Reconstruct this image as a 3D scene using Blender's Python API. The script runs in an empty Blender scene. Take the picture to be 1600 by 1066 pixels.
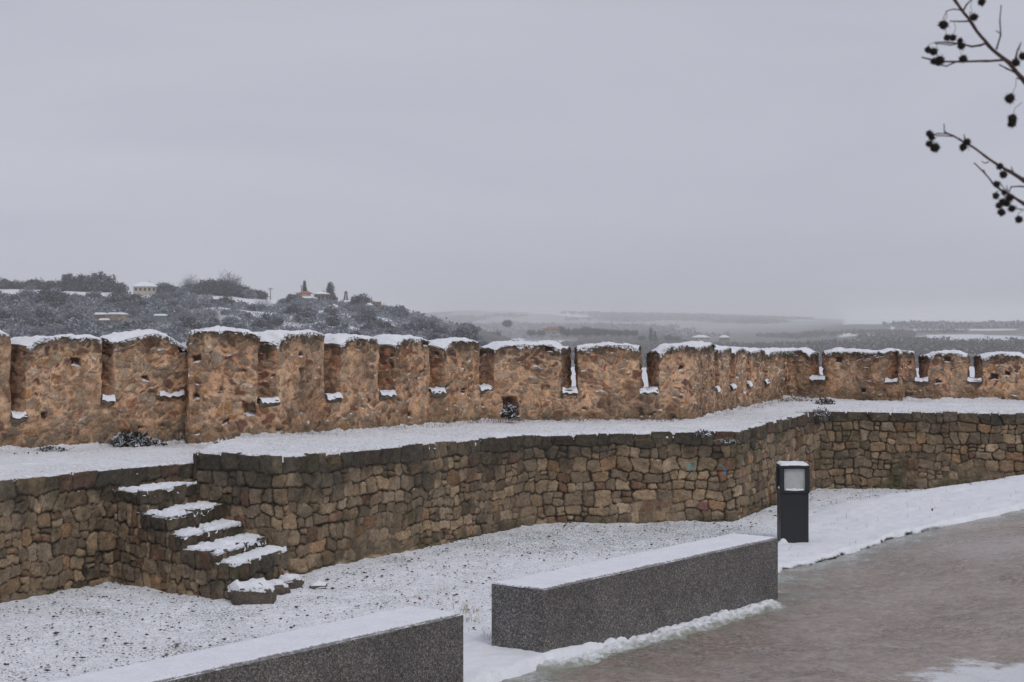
import bpy, math, random
import numpy as np
from mathutils import Vector

random.seed(7)
RS = np.random.RandomState(11)
SC = bpy.context.scene
COL = SC.collection

# ------------------------------------------------------------------ camera
F, CX, HY, H = 2500.0, 800.0, 503.0, 2.7      # focal in photo pixels, centre column, horizon row, eye height
cam = bpy.data.cameras.new("camera")
cam.sensor_width = 36
cam.lens = F * 36 / 1600
cam.shift_y = (HY - 533) / 1600
cam.clip_start = 0.1
cam.clip_end = 30000
cam.dof.use_dof = True
cam.dof.focus_distance = 18.5
cam.dof.aperture_fstop = 5.6
camo = bpy.data.objects.new("camera", cam)
camo.location = (0, 0, H)
camo.rotation_euler = (math.radians(90), 0, 0)
COL.objects.link(camo)
SC.camera = camo

# ------------------------------------------------------------------ light
SUN_EL, SUN_AZ = math.radians(48), math.radians(150)      # azimuth clockwise from +Y
world = bpy.data.worlds.new("World")
SC.world = world
world.use_nodes = True
nt = world.node_tree
nt.nodes.clear()
def N(nt, typ, **kw):
    n = nt.nodes.new(typ)
    for k, v in kw.items():
        if k.startswith('i_'):
            key = k[2:]
            key = int(key) if key.isdigit() else key.replace('_', ' ')
            n.inputs[key].default_value = v
        else:
            setattr(n, k, v)
    return n
def L(nt, a, b): nt.links.new(a, b)
out = N(nt, 'ShaderNodeOutputWorld')
bg = N(nt, 'ShaderNodeBackground', i_Strength=0.1)
sky = N(nt, 'ShaderNodeTexSky', sky_type='NISHITA', sun_disc=False)
sky.sun_elevation = SUN_EL
sky.sun_rotation = SUN_AZ
sky.dust_density = 4
hsv = N(nt, 'ShaderNodeHueSaturation', i_Saturation=0.25)
L(nt, sky.outputs[0], hsv.inputs['Color'])
tc = N(nt, 'ShaderNodeTexCoord')
mp = N(nt, 'ShaderNodeMapping')
mp.inputs['Scale'].default_value = (1.6, 1.6, 7.0)
L(nt, tc.outputs['Generated'], mp.inputs['Vector'])
cn = N(nt, 'ShaderNodeTexNoise', i_Scale=1.3, i_Detail=4.0, i_Roughness=0.5, i_Distortion=0.4)
L(nt, mp.outputs[0], cn.inputs['Vector'])
cr = N(nt, 'ShaderNodeValToRGB')
cr.color_ramp.elements[0].position = 0.3
cr.color_ramp.elements[0].color = (4.45, 4.65, 5.45, 1)
cr.color_ramp.elements[1].position = 0.72
cr.color_ramp.elements[1].color = (5.35, 5.52, 6.3, 1)
L(nt, cn.outputs['Fac'], cr.inputs['Fac'])
mx = N(nt, 'ShaderNodeMix', data_type='RGBA')
mx.inputs['Factor'].default_value = 0.92
L(nt, hsv.outputs[0], mx.inputs[6]); L(nt, cr.outputs[0], mx.inputs[7])
sz = N(nt, 'ShaderNodeSeparateXYZ'); L(nt, tc.outputs['Generated'], sz.inputs[0])
hr = N(nt, 'ShaderNodeMapRange'); hr.inputs['From Min'].default_value = 0.0; hr.inputs['From Max'].default_value = 0.16; hr.inputs['To Min'].default_value = 1.10; hr.inputs['To Max'].default_value = 1.0
L(nt, sz.outputs['Z'], hr.inputs['Value'])
vm = N(nt, 'ShaderNodeVectorMath', operation='SCALE'); L(nt, mx.outputs[2], vm.inputs[0]); L(nt, hr.outputs[0], vm.inputs['Scale'])
L(nt, vm.outputs[0], bg.inputs['Color']); L(nt, bg.outputs[0], out.inputs['Surface'])

sun = bpy.data.lights.new("sun", 'SUN')
sun.energy = 0.9
sun.angle = math.radians(25)
sun.color = (1.0, 0.97, 0.93)
suno = bpy.data.objects.new("sun", sun)
sd = Vector((math.sin(SUN_AZ) * math.cos(SUN_EL), math.cos(SUN_AZ) * math.cos(SUN_EL), math.sin(SUN_EL)))
suno.rotation_euler = sd.to_track_quat('Z', 'Y').to_euler()
COL.objects.link(suno)

SC.view_settings.view_transform = 'Standard'
SC.view_settings.look = 'None'
SC.view_settings.exposure = 0.0
SC.view_settings.gamma = 1.0
SC.render.engine = 'CYCLES'
SC.cycles.max_bounces = 8
SC.cycles.volume_bounces = 4
SC.cycles.use_adaptive_sampling = True
SC.cycles.adaptive_threshold = 0.015
SC.cycles.use_denoising = True

# ------------------------------------------------------------------ helpers
def at(px, py, d):
    return np.array([(px - CX) / F * d, d, H - (py - HY) / F * d])
def xd(px, d):
    return (px - CX) / F * d
def sstep(a, b, x):
    t = np.clip((np.asarray(x, float) - a) / (b - a), 0, 1)
    return t * t * (3 - 2 * t)

def hsh(ix, iy, iz, seed=0):
    h = (ix.astype(np.int64) * 374761393 + iy.astype(np.int64) * 668265263 + iz.astype(np.int64) * 2147483647 + seed * 1274126177) & 0xFFFFFFFF
    h = ((h ^ (h >> 13)) * 1274126177) & 0xFFFFFFFF
    h = ((h ^ (h >> 16)) * 2246822519) & 0xFFFFFFFF
    h = h ^ (h >> 13)
    return (h & 0xFFFFFF) / float(0xFFFFFF)
def vn(P, scale, seed=0):
    q = np.asarray(P, float) / scale
    i = np.floor(q); f = q - i; i = i.astype(np.int64)
    u = f * f * (3 - 2 * f)
    r = 0
    for dx in (0, 1):
        wx = u[..., 0] if dx else 1 - u[..., 0]
        for dy in (0, 1):
            wy = u[..., 1] if dy else 1 - u[..., 1]
            for dz in (0, 1):
                wz = u[..., 2] if dz else 1 - u[..., 2]
                r = r + wx * wy * wz * hsh(i[..., 0] + dx, i[..., 1] + dy, i[..., 2] + dz, seed)
    return r * 2 - 1
def fbm(P, scale, seed=0, oct=3):
    r = 0; a = 1; t = 0
    for k in range(oct):
        r = r + a * vn(P, scale / 2 ** k, seed + 17 * k); t += a; a *= .5
    return r / t
def vvec(P, scale, seed=0):
    return np.stack([vn(P, scale, seed + k * 101) for k in range(3)], -1)
def voro(P, seed=0):
    i = np.floor(P).astype(np.int64); f = P - i
    F1 = np.full(P.shape[:-1], 9.0); F2 = F1.copy(); ID = np.zeros(P.shape[:-1]); I2 = ID.copy()
    for dx in (-1, 0, 1):
        for dy in (-1, 0, 1):
            for dz in (-1, 0, 1):
                a, b, c = i[..., 0] + dx, i[..., 1] + dy, i[..., 2] + dz
                o = np.stack([dx + .1 + .8 * hsh(a, b, c, seed), dy + .1 + .8 * hsh(a, b, c, seed + 1), dz + .1 + .8 * hsh(a, b, c, seed + 2)], -1)
                d = np.sqrt(((o - f) ** 2).sum(-1)); idv = hsh(a, b, c, seed + 3); id2 = hsh(a, b, c, seed + 4)
                m = d < F1
                F2 = np.where(m, F1, np.minimum(F2, d)); F1 = np.where(m, d, F1); ID = np.where(m, idv, ID); I2 = np.where(m, id2, I2)
    return F1, F2, ID, I2

def link(o, parent=None):
    COL.objects.link(o)
    if parent is not None: o.parent = parent
    return o
def tag(o, label=None, cat=None, group=None, kind=None):
    if label: o['label'] = label
    if cat: o['category'] = cat
    if group: o['group'] = group
    if kind: o['kind'] = kind
    return o
def empty(name, loc=(0, 0, 0), rz=0):
    o = bpy.data.objects.new(name, None); o.location = loc; o.rotation_euler = (0, 0, rz); o.empty_display_size = .1
    return link(o)
def raw_mesh(name, V, Q, mat, parent=None, attrs=None, smooth=True, T=None):
    V = np.asarray(V, np.float32).reshape(-1, 3)
    Q = np.asarray(Q, np.int32).reshape(-1, 4) if Q is not None and len(Q) else np.zeros((0, 4), np.int32)
    T = np.asarray(T, np.int32).reshape(-1, 3) if T is not None and len(T) else np.zeros((0, 3), np.int32)
    me = bpy.data.meshes.new(name)
    me.vertices.add(len(V)); me.vertices.foreach_set('co', V.ravel())
    nl = Q.size + T.size
    me.loops.add(nl); me.loops.foreach_set('vertex_index', np.concatenate([Q.ravel(), T.ravel()]))
    me.polygons.add(len(Q) + len(T))
    ls = np.concatenate([np.arange(len(Q)) * 4, Q.size + np.arange(len(T)) * 3]).astype(np.int32)
    me.polygons.foreach_set('loop_start', ls)
    me.polygons.foreach_set('use_smooth', np.full(len(Q) + len(T), smooth))
    me.update(calc_edges=True)
    for k, a in (attrs or {}).items():
        a = np.asarray(a, np.float32)
        if a.ndim == 2 or a.ndim == 3:
            a = a.reshape(-1, a.shape[-1])
            if a.shape[1] == 3: a = np.concatenate([a, np.ones((len(a), 1), np.float32)], 1)
            at_ = me.attributes.new(k, 'FLOAT_COLOR', 'POINT'); at_.data.foreach_set('color', a.ravel())
        else:
            at_ = me.attributes.new(k, 'FLOAT', 'POINT'); at_.data.foreach_set('value', a.ravel())
    if mat: me.materials.append(mat)
    return link(bpy.data.objects.new(name, me), parent)
class MB:
    """collects grids, boxes and tubes into one mesh"""
    def __init__(s): s.V = []; s.Q = []; s.T = []; s.n = 0; s.A = {}
    def grid(s, P, attrs=None, flip=False):
        ny, nx = P.shape[:2]
        i = np.arange(ny * nx).reshape(ny, nx) + s.n
        q = np.stack([i[:-1, :-1], i[:-1, 1:], i[1:, 1:], i[1:, :-1]], -1).reshape(-1, 4)
        if flip: q = q[:, ::-1]
        s.V.append(P.reshape(-1, 3)); s.Q.append(q); s.n += ny * nx
        for k, a in (attrs or {}).items():
            a = np.asarray(a, float)
            s.A.setdefault(k, []).append(a.reshape(ny * nx, -1) if a.ndim == 3 else a.reshape(-1))
        return s
    def add(s, V, Q=None, T=None):
        V = np.asarray(V, float).reshape(-1, 3)
        s.V.append(V)
        if Q is not None and len(Q): s.Q.append(np.asarray(Q).reshape(-1, 4) + s.n)
        if T is not None and len(T): s.T.append(np.asarray(T).reshape(-1, 3) + s.n)
        s.n += len(V); return s
    def box(s, c, d, rz=0):
        x, y, z = np.array(d) / 2
        v = np.array([[a * x, b * y, e * z] for e in (-1, 1) for b in (-1, 1) for a in (-1, 1)])
        co, si = math.cos(rz), math.sin(rz)
        v = np.stack([v[:, 0] * co - v[:, 1] * si, v[:, 0] * si + v[:, 1] * co, v[:, 2]], -1) + np.array(c)
        return s.add(v, [[0, 2, 3, 1], [4, 5, 7, 6], [0, 1, 5, 4], [2, 6, 7, 3], [0, 4, 6, 2], [1, 3, 7, 5]])
    def tube(s, pts, rad, n=7):
        pts = [np.array(p, float) for p in pts]
        if np.isscalar(rad): rad = [rad] * len(pts)
        rings = []
        up = np.array([0.13, 0.2, 1.0])
        for k, p in enumerate(pts):
            t = pts[min(k + 1, len(pts) - 1)] - pts[max(k - 1, 0)]
            t /= np.linalg.norm(t) + 1e-9
            a = np.cross(t, up)
            if np.linalg.norm(a) < .05: a = np.cross(t, [1, 0, 0])
            a /= np.linalg.norm(a); b = np.cross(t, a)
            th = np.arange(n) / n * 2 * math.pi
            rings.append(p + rad[k] * (np.cos(th)[:, None] * a + np.sin(th)[:, None] * b))
        V = np.concatenate(rings + [pts[0][None], pts[-1][None]])
        Q = []; T = []
        for k in range(len(pts) - 1):
            for j in range(n):
                Q.append([k * n + j, k * n + (j + 1) % n, (k + 1) * n + (j + 1) % n, (k + 1) * n + j])
        e0 = len(pts) * n
        for j in range(n):
            T.append([e0, (j + 1) % n, j]); T.append([e0 + 1, (len(pts) - 1) * n + j, (len(pts) - 1) * n + (j + 1) % n])
        return s.add(V, Q, T)
    def build(s, name, mat, parent=None, smooth=True):
        V = np.concatenate(s.V); Q = np.concatenate(s.Q) if s.Q else None; T = np.concatenate(s.T) if s.T else None
        A = {k: np.concatenate(a) for k, a in s.A.items()}
        return raw_mesh(name, V, Q, mat, parent, A, smooth, T)

# ------------------------------------------------------------------ materials
def new_mat(name):
    m = bpy.data.materials.new(name); m.use_nodes = True
    t = m.node_tree; t.nodes.clear()
    o = N(t, 'ShaderNodeOutputMaterial'); b = N(t, 'ShaderNodeBsdfPrincipled', i_Roughness=.85)
    b.inputs['Specular IOR Level'].default_value = 0.25
    L(t, b.outputs[0], o.inputs['Surface'])
    return m, t, b
def noise(t, vec, scale, detail=3.0, rough=.55, dist=0.0):
    n = N(t, 'ShaderNodeTexNoise', i_Scale=scale, i_Detail=detail, i_Roughness=rough, i_Distortion=dist)
    if vec is not None: L(t, vec, n.inputs['Vector'])
    return n.outputs['Fac']
def ramp(t, fac, stops):
    r = N(t, 'ShaderNodeValToRGB'); e = r.color_ramp.elements
    while len(e) < len(stops): e.new(.5)
    for k, (p, c) in enumerate(stops):
        e[k].position = p
        e[k].color = tuple(c) + (1,) if not np.isscalar(c) else (c, c, c, 1)
    L(t, fac, r.inputs['Fac']); return r.outputs['Color']
def mixc(t, fac, a, b, mode='MIX'):
    m = N(t, 'ShaderNodeMix', data_type='RGBA', blend_type=mode)
    for s_, v in ((0, fac), (6, a), (7, b)):
        if isinstance(v, (int, float)): m.inputs[s_].default_value = v if s_ == 0 else (v, v, v, 1)
        elif isinstance(v, tuple): m.inputs[s_].default_value = v + (1,)
        else: L(t, v, m.inputs[s_])
    return m.outputs[2]
def mth(t, op, a, b=None, c=None, clamp=False):
    m = N(t, 'ShaderNodeMath', operation=op, use_clamp=clamp)
    for k, v in enumerate((a, b, c)):
        if v is None: continue
        if isinstance(v, (int, float)): m.inputs[k].default_value = v
        else: L(t, v, m.inputs[k])
    return m.outputs[0]
def pos(t): return N(t, 'ShaderNodeNewGeometry').outputs['Position']
def nz(t):
    g = N(t, 'ShaderNodeNewGeometry'); s_ = N(t, 'ShaderNodeSeparateXYZ'); L(t, g.outputs['Normal'], s_.inputs[0]); return s_.outputs['Z']
def bump(t, b, h, strength, dist=.01):
    n = N(t, 'ShaderNodeBump', i_Strength=strength, i_Distance=dist); L(t, h, n.inputs['Height']); L(t, n.outputs[0], b.inputs['Normal'])
SNOWC = (.80, .815, .86)

def masonry_mat(name, snow_lo=.45, snow_hi=.8):
    m, t, b = new_mat(name)
    a = N(t, 'ShaderNodeAttribute', attribute_name='Col')
    P = pos(t)
    g1 = ramp(t, noise(t, P, 48, 5, .8), [(.28, .45), (.72, 1.5)])
    g2 = ramp(t, noise(t, P, 9, 4, .6), [(.3, .75), (.7, 1.22)])
    c = mixc(t, 1.0, a.outputs['Color'], g1, 'MULTIPLY'); c = mixc(t, 1.0, c, g2, 'MULTIPLY')
    sp = ramp(t, noise(t, P, 120, 2, .6), [(.66, 0.0), (.72, 1.0)])
    c = mixc(t, mth(t, 'MULTIPLY', sp, .25), c, (.5, .46, .4))
    # snow lying on whatever faces up
    f = mth(t, 'ADD', nz(t), mth(t, 'MULTIPLY_ADD', noise(t, P, 22, 3, .6), .9, -.45))
    f = ramp(t, f, [(snow_lo, 0.0), (snow_hi, 1.0)])
    c = mixc(t, f, c, SNOWC)
    L(t, c, b.inputs['Base Color'])
    h = mth(t, 'ADD', noise(t, P, 45, 5, .7), mth(t, 'MULTIPLY', noise(t, P, 150, 2, .5), .4))
    bump(t, b, h, .9, .016)
    return m
M_wall = masonry_mat('rubble_stone', .86, 1.12)
M_par = masonry_mat('mortared_stone', .52, .8)

def snow_mat(name, dirt=0.0, bump_s=.6):
    m, t, b = new_mat(name); P = pos(t)
    c = ramp(t, noise(t, P, 6, 4, .6), [(.3, (.73, .75, .80)), (.7, (.83, .845, .88))])
    if dirt > 0:
        d = ramp(t, noise(t, P, 38, 4, .65), [(.60 - dirt * .3, 0.0), (.75 - dirt * .3, .75)])
        big = ramp(t, noise(t, P, 1.1, 3, .5), [(.35, .15), (.65, 1.0)])
        c = mixc(t, mth(t, 'MULTIPLY', d, big), c, (.33, .29, .25))
    L(t, c, b.inputs['Base Color']); b.inputs['Roughness'].default_value = .7
    h = mth(t, 'ADD', noise(t, P, 25, 4, .6), mth(t, 'MULTIPLY', noise(t, P, 110, 2), .4))
    bump(t, b, h, bump_s, .012)
    return m
M_snow = snow_mat('snow')
M_snowd = snow_mat('snow_trodden', .28)
def cap_mat():
    m, t, b = new_mat('broken_snow'); P = pos(t)
    a = N(t, 'ShaderNodeAttribute', attribute_name='thin').outputs['Fac']
    c = ramp(t, noise(t, P, 8, 4, .6), [(.3, (.74, .75, .79)), (.7, (.84, .85, .885))])
    k = mth(t, 'MULTIPLY_ADD', a, .22, noise(t, P, 36, 5, .75))
    c = mixc(t, ramp(t, k, [(.66, 0.0), (.76, .95)]), c, (.085, .07, .05))
    L(t, c, b.inputs['Base Color']); bump(t, b, noise(t, P, 40, 5, .7), .7, .012)
    return m
M_cap = cap_mat()

def plain(name, col, rough=.7, metal=0, var=.0, scale=20, bumpk=0):
    m, t, b = new_mat(name)
    b.inputs['Roughness'].default_value = rough; b.inputs['Metallic'].default_value = metal
    if var:
        r = ramp(t, noise(t, pos(t), scale, 4, .6), [(.25, 1 - var), (.75, 1 + var)])
        L(t, mixc(t, 1.0, col, r, 'MULTIPLY'), b.inputs['Base Color'])
        if bumpk: bump(t, b, noise(t, pos(t), scale * 2, 3), bumpk, .01)
    else: b.inputs['Base Color'].default_value = col + (1,)
    return m

# ------------------------------------------------------------------ polylines
class Poly:
    def __init__(s, pts):
        s.p = np.array(pts, float); s.seg = np.linalg.norm(np.diff(s.p, axis=0), axis=1)
        s.s = np.concatenate([[0], np.cumsum(s.seg)]); s.len = s.s[-1]
    def at(s, u):
        u = np.asarray(u, float)
        x = np.interp(u, s.s, s.p[:, 0]); y = np.interp(u, s.s, s.p[:, 1])
        # linear extrapolation is not needed
        return np.stack([x, y], -1)
    def nrm(s, u, w=.05):
        a = s.at(np.clip(np.asarray(u) - w, 0, s.len)); b = s.at(np.clip(np.asarray(u) + w, 0, s.len))
        t = b - a; t /= np.linalg.norm(t, axis=-1, keepdims=True) + 1e-9
        return np.stack([t[..., 1], -t[..., 0]], -1)
    def at_px(s, px):
        p0 = CX + F * s.p[:, 0] / s.p[:, 1]
        for k in range(len(p0) - 1):
            if p0[k] <= px < p0[k + 1]:
                lo, hi = s.s[k], s.s[k + 1]
                for _ in range(40):
                    mid = (lo + hi) / 2; q = s.at(mid)
                    if CX + F * q[0] / q[1] < px: lo = mid
                    else: hi = mid
                return lo
        return 0 if px < p0[0] else s.len

# ------------------------------------------------------------------ near ground height
EDGE = Poly([(-8.3, 2.0), (-2.55, 9.1), (-.12, 12.2), (.5, 12.98), (2.45, 16.0), (2.92, 17.55), (4.63, 19.6), (6.69, 20.9), (12, 23.0), (16, 24.2)])
CREST = Poly([(-7, 4.0), (-3.6, 9.9), (-.9, 13.4), (1.2, 16.6), (3.0, 20.3), (4.1, 22.45), (7.9, 24.2), (16, 27.5)])
def sdist(poly, x, y):
    """signed distance, positive to the left (far) side of the line"""
    best = np.full(x.shape, 1e9); sg = np.ones(x.shape)
    for k in range(len(poly.seg)):
        a, b = poly.p[k], poly.p[k + 1]; t = (b - a) / poly.seg[k]
        rx, ry = x - a[0], y - a[1]
        u = np.clip(rx * t[0] + ry * t[1], 0, poly.seg[k])
        dx, dy = rx - u * t[0], ry - u * t[1]
        d = np.hypot(dx, dy); side = np.sign(t[0] * ry - t[1] * rx)
        m = d < best - 1e-9
        best = np.where(m, d, best); sg = np.where(m, side, sg)
    return best * sg
def gz(x, y):
    ramp_ = .096 * np.maximum(0, x - 3.7) * sstep(3.7, 4.8, x)
    c = sdist(CREST, x, y)
    return ramp_ * (1 - sstep(-.1, 1.6, c))

# ground: stones and snow between the benches and the wall
def build_ground():
    xs = np.arange(-8, 13.0, .032); ys = np.concatenate([np.arange(8, 20, .03), np.arange(20, 26.8, .04)])
    X, Y = np.meshgrid(xs, ys)
    keep_edge = sdist(EDGE, X, Y); c = sdist(CREST, X, Y)
    P = np.stack([X, Y, 0 * X], -1)
    lawn = 1 - sstep(-.5, .45, c + .35 * fbm(P, 1.1, 5))
    z = gz(X, Y)
    z = z + .010 * lawn * np.abs(fbm(P, .16, 55)) + .035 * fbm(P, 1.6, 3) + .016 * fbm(P, .22, 9) + .009 * vn(P, .06, 13) * (1.2 - .6 * lawn)
    z = z + .03 * lawn
    e = keep_edge + .09 * fbm(P, .24, 21, 4) + .02 * vn(P, .06, 23)
    z = z - .13 * (1 - sstep(-.06, .03, e))
    green = sstep(.1, .5, fbm(P, 1.3, 33) + .9 * np.exp(-(((X - 1.1) / 1.7) ** 2 + ((Y - 20) / 1.6) ** 2)) - .15)
    P[..., 2] = z
    cut = sstep(-.085, -.05, e) * (1 - sstep(-.02, .012, e)) * sstep(2.6, 3.1, X) * (1 - sstep(4.9, 5.9, X)) * sstep(-.5, .1, fbm(P * [1, 1, 0], .25, 47))
    b = MB().grid(P, {'lawn': lawn, 'green': green, 'cut': cut})
    m, t, bs = new_mat('snowy_ground'); Ps = pos(t)
    al = N(t, 'ShaderNodeAttribute', attribute_name='lawn').outputs['Fac']
    ag = N(t, 'ShaderNodeAttribute', attribute_name='green').outputs['Fac']
    snow = ramp(t, noise(t, Ps, 5, 4, .6), [(.3, (.74, .755, .80)), (.7, (.83, .845, .885))])
    soil = ramp(t, noise(t, Ps, 30, 3), [(.3, (.10, .085, .07)), (.7, (.30, .26, .22))])
    soil = mixc(t, mth(t, 'MULTIPLY', ag, .75), soil, (.085, .125, .05))
    mpn = N(t, 'ShaderNodeMapping'); mpn.inputs['Scale'].default_value = (1, .7, 1); mpn.inputs['Rotation'].default_value = (0, 0, .5); L(t, Ps, mpn.inputs['Vector'])
    s1 = noise(t, mpn.outputs[0], 52, 4, .72)
    thr = mth(t, 'ADD', mth(t, 'MULTIPLY', al, .11), mth(t, 'MULTIPLY', ag, -.05))
    s1 = mth(t, 'SUBTRACT', s1, thr)
    s1 = mth(t, 'ADD', s1, mth(t, 'MULTIPLY_ADD', noise(t, Ps, 1.7, 3), .12, -.06))
    f = ramp(t, s1, [(.55, 0.0), (.64, .9)])
    col = mixc(t, f, snow, soil)
    ac = N(t, 'ShaderNodeAttribute', attribute_name='cut').outputs['Fac']; col = mixc(t, ramp(t, ac, [(.2, 0.0), (.6, 1.0)]), col, (.035, .025, .02))
    L(t, col, bs.inputs['Base Color'])
    bump(t, bs, mth(t, 'ADD', noise(t, Ps, 30, 4, .65), mth(t, 'MULTIPLY', f, -.5)), .7, .014)
    g = b.build('ground', m); tag(g, kind='structure')
build_ground()

def build_path():
    xs = np.arange(-8, 15.0, .05); ys = np.arange(1.0, 25.5, .05)
    X, Y = np.meshgrid(xs, ys); P = np.stack([X, Y, 0 * X], -1)
    e = sdist(EDGE, X, Y)
    P[..., 2] = gz(X, Y) - .035 + .006 * fbm(P, .5, 41) - .3 * sstep(.25, .6, e)
    b = MB().grid(P, {'edge': np.clip(-e, 0, 3)})
    m, t, bs = new_mat('slushy_path'); Ps = pos(t)
    ae = N(t, 'ShaderNodeAttribute', attribute_name='edge').outputs['Fac']
    base = ramp(t, noise(t, Ps, .8, 5, .6), [(.3, (.20, .150, .115)), (.55, (.275, .213, .168)), (.75, (.36, .30, .255))])
    fine = ramp(t, noise(t, Ps, 22, 6, .78), [(.3, .45), (.7, 1.55)])
    base = mixc(t, 1.0, base, fine, 'MULTIPLY')
    mpn = N(t, 'ShaderNodeMapping'); mpn.inputs['Scale'].default_value = (1, 1.0, 1); L(t, Ps, mpn.inputs['Vector'])
    ice = ramp(t, noise(t, Ps, 7, 8, .8, .8), [(.47, 0.0), (.62, .7)])
    c = mixc(t, ice, base, (.44, .39, .385))
    brown = ramp(t, mth(t, 'MULTIPLY', noise(t, Ps, 26, 3, .6), ramp(t, noise(t, Ps, .9, 2), [(.45, 0.0), (.62, 1.0)])), [(.5, 0.0), (.58, .8)])
    c = mixc(t, brown, c, (.12, .075, .045))
    # slush that gathers along the lawn edge, greenish where thin
    k = mth(t, 'ADD', ae, mth(t, 'MULTIPLY_ADD', noise(t, Ps, 2.2, 5, .6), 2.6, -1.3))
    gr = ramp(t, k, [(.05, .75), (.55, 0.0)])
    c = mixc(t, gr, c, (.22, .24, .205))
    wh = ramp(t, mth(t, 'MULTIPLY', gr, noise(t, Ps, 24, 4, .7)), [(.30, 0.0), (.45, .7)])
    c = mixc(t, wh, c, (.55, .58, .57))
    # a patch of unmelted snow
    ps = N(t, 'ShaderNodeVectorMath', operation='DISTANCE'); L(t, Ps, ps.inputs[0]); ps.inputs[1].default_value = (3.95, 11.9, 0)
    pk = mth(t, 'ADD', ps.outputs['Value'], mth(t, 'MULTIPLY_ADD', noise(t, Ps, 4, 6, .7), 1.6, -.8))
    c = mixc(t, ramp(t, pk, [(.75, .9), (1.1, 0.0)]), c, (.72, .74, .78))
    ps2 = N(t, 'ShaderNodeVectorMath', operation='DISTANCE'); L(t, Ps, ps2.inputs[0]); ps2.inputs[1].default_value = (5.4, 18.2, 0)
    vb = N(t, 'ShaderNodeVectorMath', operation='DISTANCE'); L(t, Ps, vb.inputs[0]); vb.inputs[1].default_value = (1.7, 13.6, 0)
    kb = mth(t, 'ADD', vb.outputs['Value'], mth(t, 'MULTIPLY_ADD', noise(t, Ps, 2.5, 3), 1.6, -.8))
    fb = mth(t, 'MULTIPLY', ramp(t, kb, [(.5, 1.0), (1.5, 0.0)]), ramp(t, noise(t, Ps, 21, 5, .75), [(.50, 0.0), (.58, .85)]))
    c = mixc(t, fb, c, (.12, .075, .05))
    pk2 = mth(t, 'ADD', ps2.outputs['Value'], mth(t, 'MULTIPLY_ADD', noise(t, Ps, 4, 6, .7), 1.8, -.9))
    c = mixc(t, ramp(t, pk2, [(.2, .45), (1.1, 0.0)]), c, (.50, .45, .46))
    L(t, c, bs.inputs['Base Color'])
    bs.inputs['Specular IOR Level'].default_value = .5
    L(t, ramp(t, noise(t, Ps, 3, 4, .6), [(.35, .16), (.7, .5)]), bs.inputs['Roughness'])
    bump(t, bs, noise(t, Ps, 13, 8, .75), .6, .025)
    tag(b.build('path', m), kind='structure')
build_path()

# ------------------------------------------------------------------ rubble walls (the stones are modelled, one surface per wall)
GRAFFITI = [(1078, 731, .055, (.03, .30, .34)), (1134, 736, .05, (.02, .22, .42)), (1126, 728, .04, (.12, .28, .20)), (1084, 725, .04, (.10, .32, .28)),
            (1122, 741, .07, (.26, .08, .05)), (1100, 792, .12, (.22, .07, .09)), (1084, 785, .1, (.38, .27, .22))]
def stone_palette(r, r2, top=False):
    """r, r2 arrays of random numbers -> colour"""
    pal = np.array([(.255, .195, .135), (.20, .158, .112), (.285, .215, .145), (.31, .24, .168), (.22, .178, .13), (.175, .14, .102), (.265, .205, .14),
                    (.235, .18, .125), (.28, .20, .13), (.19, .15, .11), (.25, .20, .15), (.22, .17, .12), (.30, .225, .15), (.21, .165, .12), (.27, .175, .105), (.21, .13, .09), (.30, .225, .15), (.33, .26, .19)])
    if top: pal = np.array([(.15, .128, .098), (.12, .105, .082), (.17, .14, .10), (.155, .13, .098), (.135, .112, .088), (.18, .14, .09), (.15, .095, .072)])
    c = pal[(r * len(pal) * .999).astype(int)]
    return c * np.array([1.03, .985, .92]) * (.86 if top else 1.02) * (.62 + .72 * r2)[..., None]
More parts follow.
